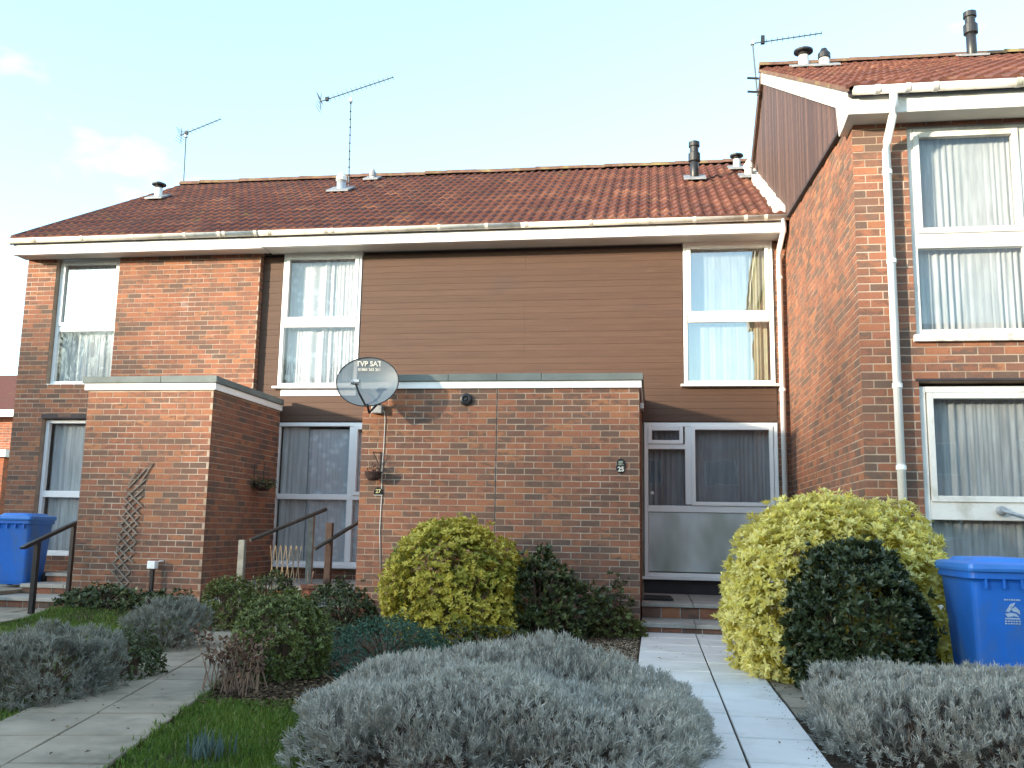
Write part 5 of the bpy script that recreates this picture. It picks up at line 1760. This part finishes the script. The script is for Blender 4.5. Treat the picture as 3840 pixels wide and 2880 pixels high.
# ---- wheelie bins
def wheelie(label, loc, rz, logo, sc=1.0):
    r = empty('wheelie_bin', loc, rz, label, 'wheelie bin', 'blue wheelie bins')
    def ring(w, d0, d1, z, rr=0.05, n=4):
        pts = []
        for cx, cy, a0 in ((w - rr, d1 - rr, 0), (-w + rr, d1 - rr, 90), (-w + rr, d0 + rr, 180), (w - rr, d0 + rr, 270)):
            for k in range(n + 1):
                a = R(a0 + 90 * k / n)
                pts.append((cx + rr * math.cos(a), cy + rr * math.sin(a), z))
        return pts
    rings = [ring(0.205, -0.22, 0.24, 0.04), ring(0.215, -0.235, 0.26, 0.10), ring(0.262, -0.325, 0.31, 0.86), ring(0.268, -0.335, 0.315, 0.875), ring(0.285, -0.355, 0.33, 0.885), ring(0.285, -0.355, 0.33, 0.945)]
    n = len(rings[0])
    v = [p for q in rings for p in q]
    f = [(i * n + k, i * n + (k + 1) % n, (i + 1) * n + (k + 1) % n, (i + 1) * n + k) for i in range(len(rings) - 1) for k in range(n)]
    f.append(tuple(range(n))[::-1]); f.append(tuple((len(rings) - 1) * n + k for k in range(n)))
    MB().add(v, f).build('body', M_BLUE, r, local=True, bevel=0.004)
    rings = [ring(0.295, -0.375, 0.35, 0.935, 0.04), ring(0.298, -0.38, 0.352, 0.955, 0.04), ring(0.296, -0.375, 0.35, 0.985, 0.04), ring(0.265, -0.33, 0.32, 1.0, 0.05), ring(0.225, -0.28, 0.28, 1.0, 0.06), ring(0.20, -0.25, 0.25, 1.028, 0.08), ring(0.05, -0.06, 0.06, 1.035, 0.03)]
    v = [p for q in rings for p in q]
    f = [(i * n + k, i * n + (k + 1) % n, (i + 1) * n + (k + 1) % n, (i + 1) * n + k) for i in range(len(rings) - 1) for k in range(n)]
    f.append(tuple(range(n))[::-1]); f.append(tuple((len(rings) - 1) * n + k for k in range(n)))
    lid = MB().add(v, f).build('lid', M_BLUEL, r, local=True)
    for sx in (-0.14, 0.14):
        MB().box(sx - 0.05, sx + 0.05, 0.335, 0.42, 0.965, 0.995).build('hinge', M_BLUEL, lid, local=True, bevel=0.006)
    for sx in (-0.18, -0.06, 0.06, 0.18): MB().box(sx - 0.008, sx + 0.008, -0.352, -0.325, 0.82, 0.884).build('rim_rib', M_BLUE, r, local=True)
    MB().tube([(-0.25, 0.40, 0.97), (0.25, 0.40, 0.97)], 0.017, 10).build('handle_bar', M_BLUE, r, local=True)
    MB().tube([(-0.26, 0.24, 0.10), (0.26, 0.24, 0.10)], 0.012, 8).build('axle', M_STEEL, r, local=True)
    for sx in (-0.265, 0.265):
        w_ = MB().tube([(sx - 0.025, 0.24, 0.10), (sx + 0.025, 0.24, 0.10)], 0.10, 24).build('wheel', M_RUBBER, r, local=True)
    if logo:
        m = MB()
        yb = lambda z: -0.3255 + (0.86 - z) / 0.76 * 0.09 - 0.0035
        def patch(pts):
            m.add([(x, yb(z) - 0.0005, z) for x, z in pts], [tuple(range(len(pts)))])
        z0 = 0.74
        for k in range(7):                       # small line of print
            patch([(-0.055 + k * 0.016, z0), (-0.055 + k * 0.016 + 0.012, z0), (-0.055 + k * 0.016 + 0.012, z0 + 0.010), (-0.055 + k * 0.016, z0 + 0.010)])
        # emblem: three swirling blades above a bar
        patch([(-0.045, 0.665), (-0.015, 0.715), (0.02, 0.728), (0.012, 0.706), (-0.004, 0.69), (-0.018, 0.662)])
        patch([(-0.01, 0.68), (0.02, 0.70), (0.048, 0.672), (0.052, 0.645), (0.028, 0.662), (0.008, 0.664)])
        patch([(-0.05, 0.65), (-0.01, 0.658), (0.026, 0.65), (0.045, 0.628), (0.01, 0.634), (-0.03, 0.626)])
        patch([(-0.05, 0.612), (0.05, 0.612), (0.05, 0.622), (-0.05, 0.622)])
        for row, zz in enumerate((0.595, 0.578)):
            for k in range(6):
                patch([(-0.05 + k * 0.018, zz), (-0.05 + k * 0.018 + 0.014, zz), (-0.05 + k * 0.018 + 0.014, zz + 0.009), (-0.05 + k * 0.018, zz + 0.009)])
        m.build('printed_emblem', M_LOGO, r, local=True)
    r.scale = (sc, sc, sc)
    return r


wheelie('blue wheelie bin with white printed emblem in front of the right-hand door', (2.60, -3.66, -0.045), 0.05, True)
wheelie('blue wheelie bin beside the steps at the far left', (-8.78, 1.36, 0.19), 0.12, False)
MB().box(-9.6, -8.41, -0.1, 2.15, -0.1, 0.188).build('bin_plinth', M_SLABB)['kind'] = 'structure'


# ---- television aerials
def aerial(label, base, top, boom_a, boom_b, n, el, mast_mat, mr=0.018, reflector=True, beads=False, upright=False):
    r = empty('tv_aerial', base, label=label, cat='aerial', group='television aerials on the roofs')
    MB().tube([base, top], mr, 8).build('mast', mast_mat, r)
    a, b = Vector(boom_a), Vector(boom_b)
    MB().tube([a, b], 0.011, 6).build('boom', M_ALU, r)
    d = (b - a).normalized()
    s = d.cross(Vector((0, 0, 1))).normalized()
    if upright: s = Vector((0, 0, 1))
    for k in range(n):
        c = a + (b - a) * (0.14 + 0.85 * k / (n - 1))
        l = el * (1 - 0.25 * k / n)
        MB().tube([c - s * l, c + s * l], 0.0045, 4).build('element', M_ALU, r)
    if reflector:
        c = a + d * 0.03
        up = Vector((0, 0, 1))
        for j in range(7):
            t = (j - 3) / 3
            q = c + up * 0.14 * t - d * 0.05 * abs(t)
            MB().tube([q - s * el * 1.3, q + s * el * 1.3], 0.005, 4).build('reflector_rod', M_ALU, r)
        MB().tube([c - up * 0.16, c + up * 0.16], 0.008, 5).build('reflector_bar', M_ALU, r)
        q = a + d * 0.16
        MB().box(q.x - .03, q.x + .03, q.y - .03, q.y + .03, q.z - .03, q.z + .04).build('dipole_box', M_BLACK, r)
    t = Vector(top)
    MB().box(t.x - .03, t.x + .03, t.y - .03, t.y + .03, t.z - .06, t.z + .02).build('clamp', M_STEEL, r)
    if beads:
        for k in range(11):
            q = Vector(base) + (Vector(top) - Vector(base)) * (0.1 + 0.85 * k / 10)
            MB().lathe([(mr, -0.014), (mr + 0.009, 0), (mr, 0.014)], q, 8).build('tape_band', M_BLACK, r)
    return r


aerial('thin aerial at the far left end of the roof ridge', (-9.72, 6.75, 8.2), (-9.72, 6.7, 9.36), (-9.80, 6.6, 9.30), (-8.85, 6.5, 9.58), 9, 0.10, M_ALU, 0.013, reflector=True)
aerial('tall aerial with banded mast in the middle of the long roof', (-5.56, 5.35, 7.4), (-5.60, 5.35, 9.30), (-6.18, 5.2, 9.20), (-4.75, 5.3, 9.68), 15, 0.13, M_ALU, 0.012, beads=True)
aerial('aerial strapped to the gable of the taller right-hand house', (1.90, 3.98, 8.3), (1.84, 4.0, 9.28), (1.82, 4.0, 9.24), (2.95, 3.9, 9.30), 12, 0.09, M_ALU, 0.014, reflector=False)
MB().tube([(1.74, 3.98, 8.38), (1.93, 3.98, 8.36)], 0.02, 8).build('wall_clamp', M_BLACK, bpy.data.objects['tv_aerial.002'])
MB().tube([(1.74, 3.98, 8.62), (1.93, 3.98, 8.60)], 0.02, 8).build('wall_clamp', M_BLACK, bpy.data.objects['tv_aerial.002'])
MB().box(1.98, 2.04, 3.96, 4.02, 9.22, 9.36).build('dipole_box', M_BLACK, bpy.data.objects['tv_aerial.002'])

# ---- neighbouring house beyond the left gable
nb = empty('neighbour_house', (-22.0, 15.0, 0), label='red brick house with brown roof beyond the left gable', cat='house')
w = MB().box(-32, -15.5, 14.0, 20.0, -0.3, 4.25)
wn_ = w.build('wall', M_MORTARG, nb)
jn = MB(); bn = [260]
lay_bricks(wn_, -20.2, -17.2, 1.2, 4.2, 14.0, 'Y', zref=0.0, mat=M_BRICKR, budget=None, joined=jn)
finish_bricks(jn, wn_, M_BRICKR)
rf = MB().add([(-32.3, 13.6, 4.28), (-15.2, 13.6, 4.28), (-15.2, 17.0, 5.9), (-32.3, 17.0, 5.9), (-15.2, 20.4, 4.28), (-32.3, 20.4, 4.28)], [(0, 1, 2, 3), (2, 4, 5, 3), (1, 4, 2), (0, 3, 5)]).build('roof', M_TILE, nb)
MB().box(-32.3, -15.2, 13.56, 13.6, 4.1, 4.3).build('fascia', M_WHITE, nb)
gr = MB().box(-19.6, -16.5, 11.0, 13.9, -0.2, 2.72).build('lean_to', M_BRICKR, nb)
MB().box(-19.7, -16.4, 10.9, 13.95, 2.73, 2.92).build('lean_to_fascia', M_PAINT, gr)
whorl_shrub('hedge_bush', 'dark evergreen bush beyond the left end of the terrace', (-15.4, 7.6, -0.1), 1.3, 1.0, 2.5, 2600, L_DARK, 81, L=0.10, W=0.05, per=6, low=-0.4, lump=0.15, cat='bush')

# ------------------------------------------------------------------ debris and weeds on the paths
scatter('path_litter', 'a few fallen leaves lying on the pale path', [(0.03, -6.4), (1.0, -6.4), (1.0, -0.2), (0.03, -0.2)], 34, 75, L_LITTER, 0.028, 'leaves', z=0.038)
scatter('path_litter', 'a few fallen leaves lying on the buff garden path', [(-3.3, -6.8), (-2.5, -6.8), (-3.7, -1.6), (-4.6, -1.6)], 110, 76, L_LITTER, 0.03, 'leaves', z=0.038)
scatter('path_dirt', 'soil crumbs along the right edge of the pale path', [(0.93, -6.4), (1.05, -6.4), (1.05, -0.3), (0.97, -0.3)], 220, 77, L_LITTER, 0.014, 'soil', z=0.034)


def edge_weeds(name, label, a, b, n, seed):
    g = np.random.default_rng(seed)
    t_ = g.random(n)
    c_ = np.sin(t_ * 37) + np.sin(t_ * 91 + 1)
    t_ = t_[c_ > 0.1]
    X = a[0] + (b[0] - a[0]) * t_ + g.normal(size=len(t_)) * 0.018
    Y = a[1] + (b[1] - a[1]) * t_
    P = np.stack([X, Y, np.full(len(X), -0.03)], 1)
    D = np.array([0, 0, 1.0]) + g.normal(size=P.shape) * 0.6
    o = leaf_object(name, None, [leaves(P, D, g.normal(size=P.shape), g.uniform(.03, .075, len(P)), 0.007, g.random(len(P)), 0.1, 0.2)], L_GRASS)
    tag(o, label, 'grass', kind='stuff')


edge_weeds('weeds', 'grass creeping over the left edge of the garden path', (-3.21, -7.2), (-4.72, -1.0), 1500, 91)
edge_weeds('weeds', 'grass creeping over the right edge of the garden path', (-2.28, -7.1), (-3.0, -4.2), 1300, 92)
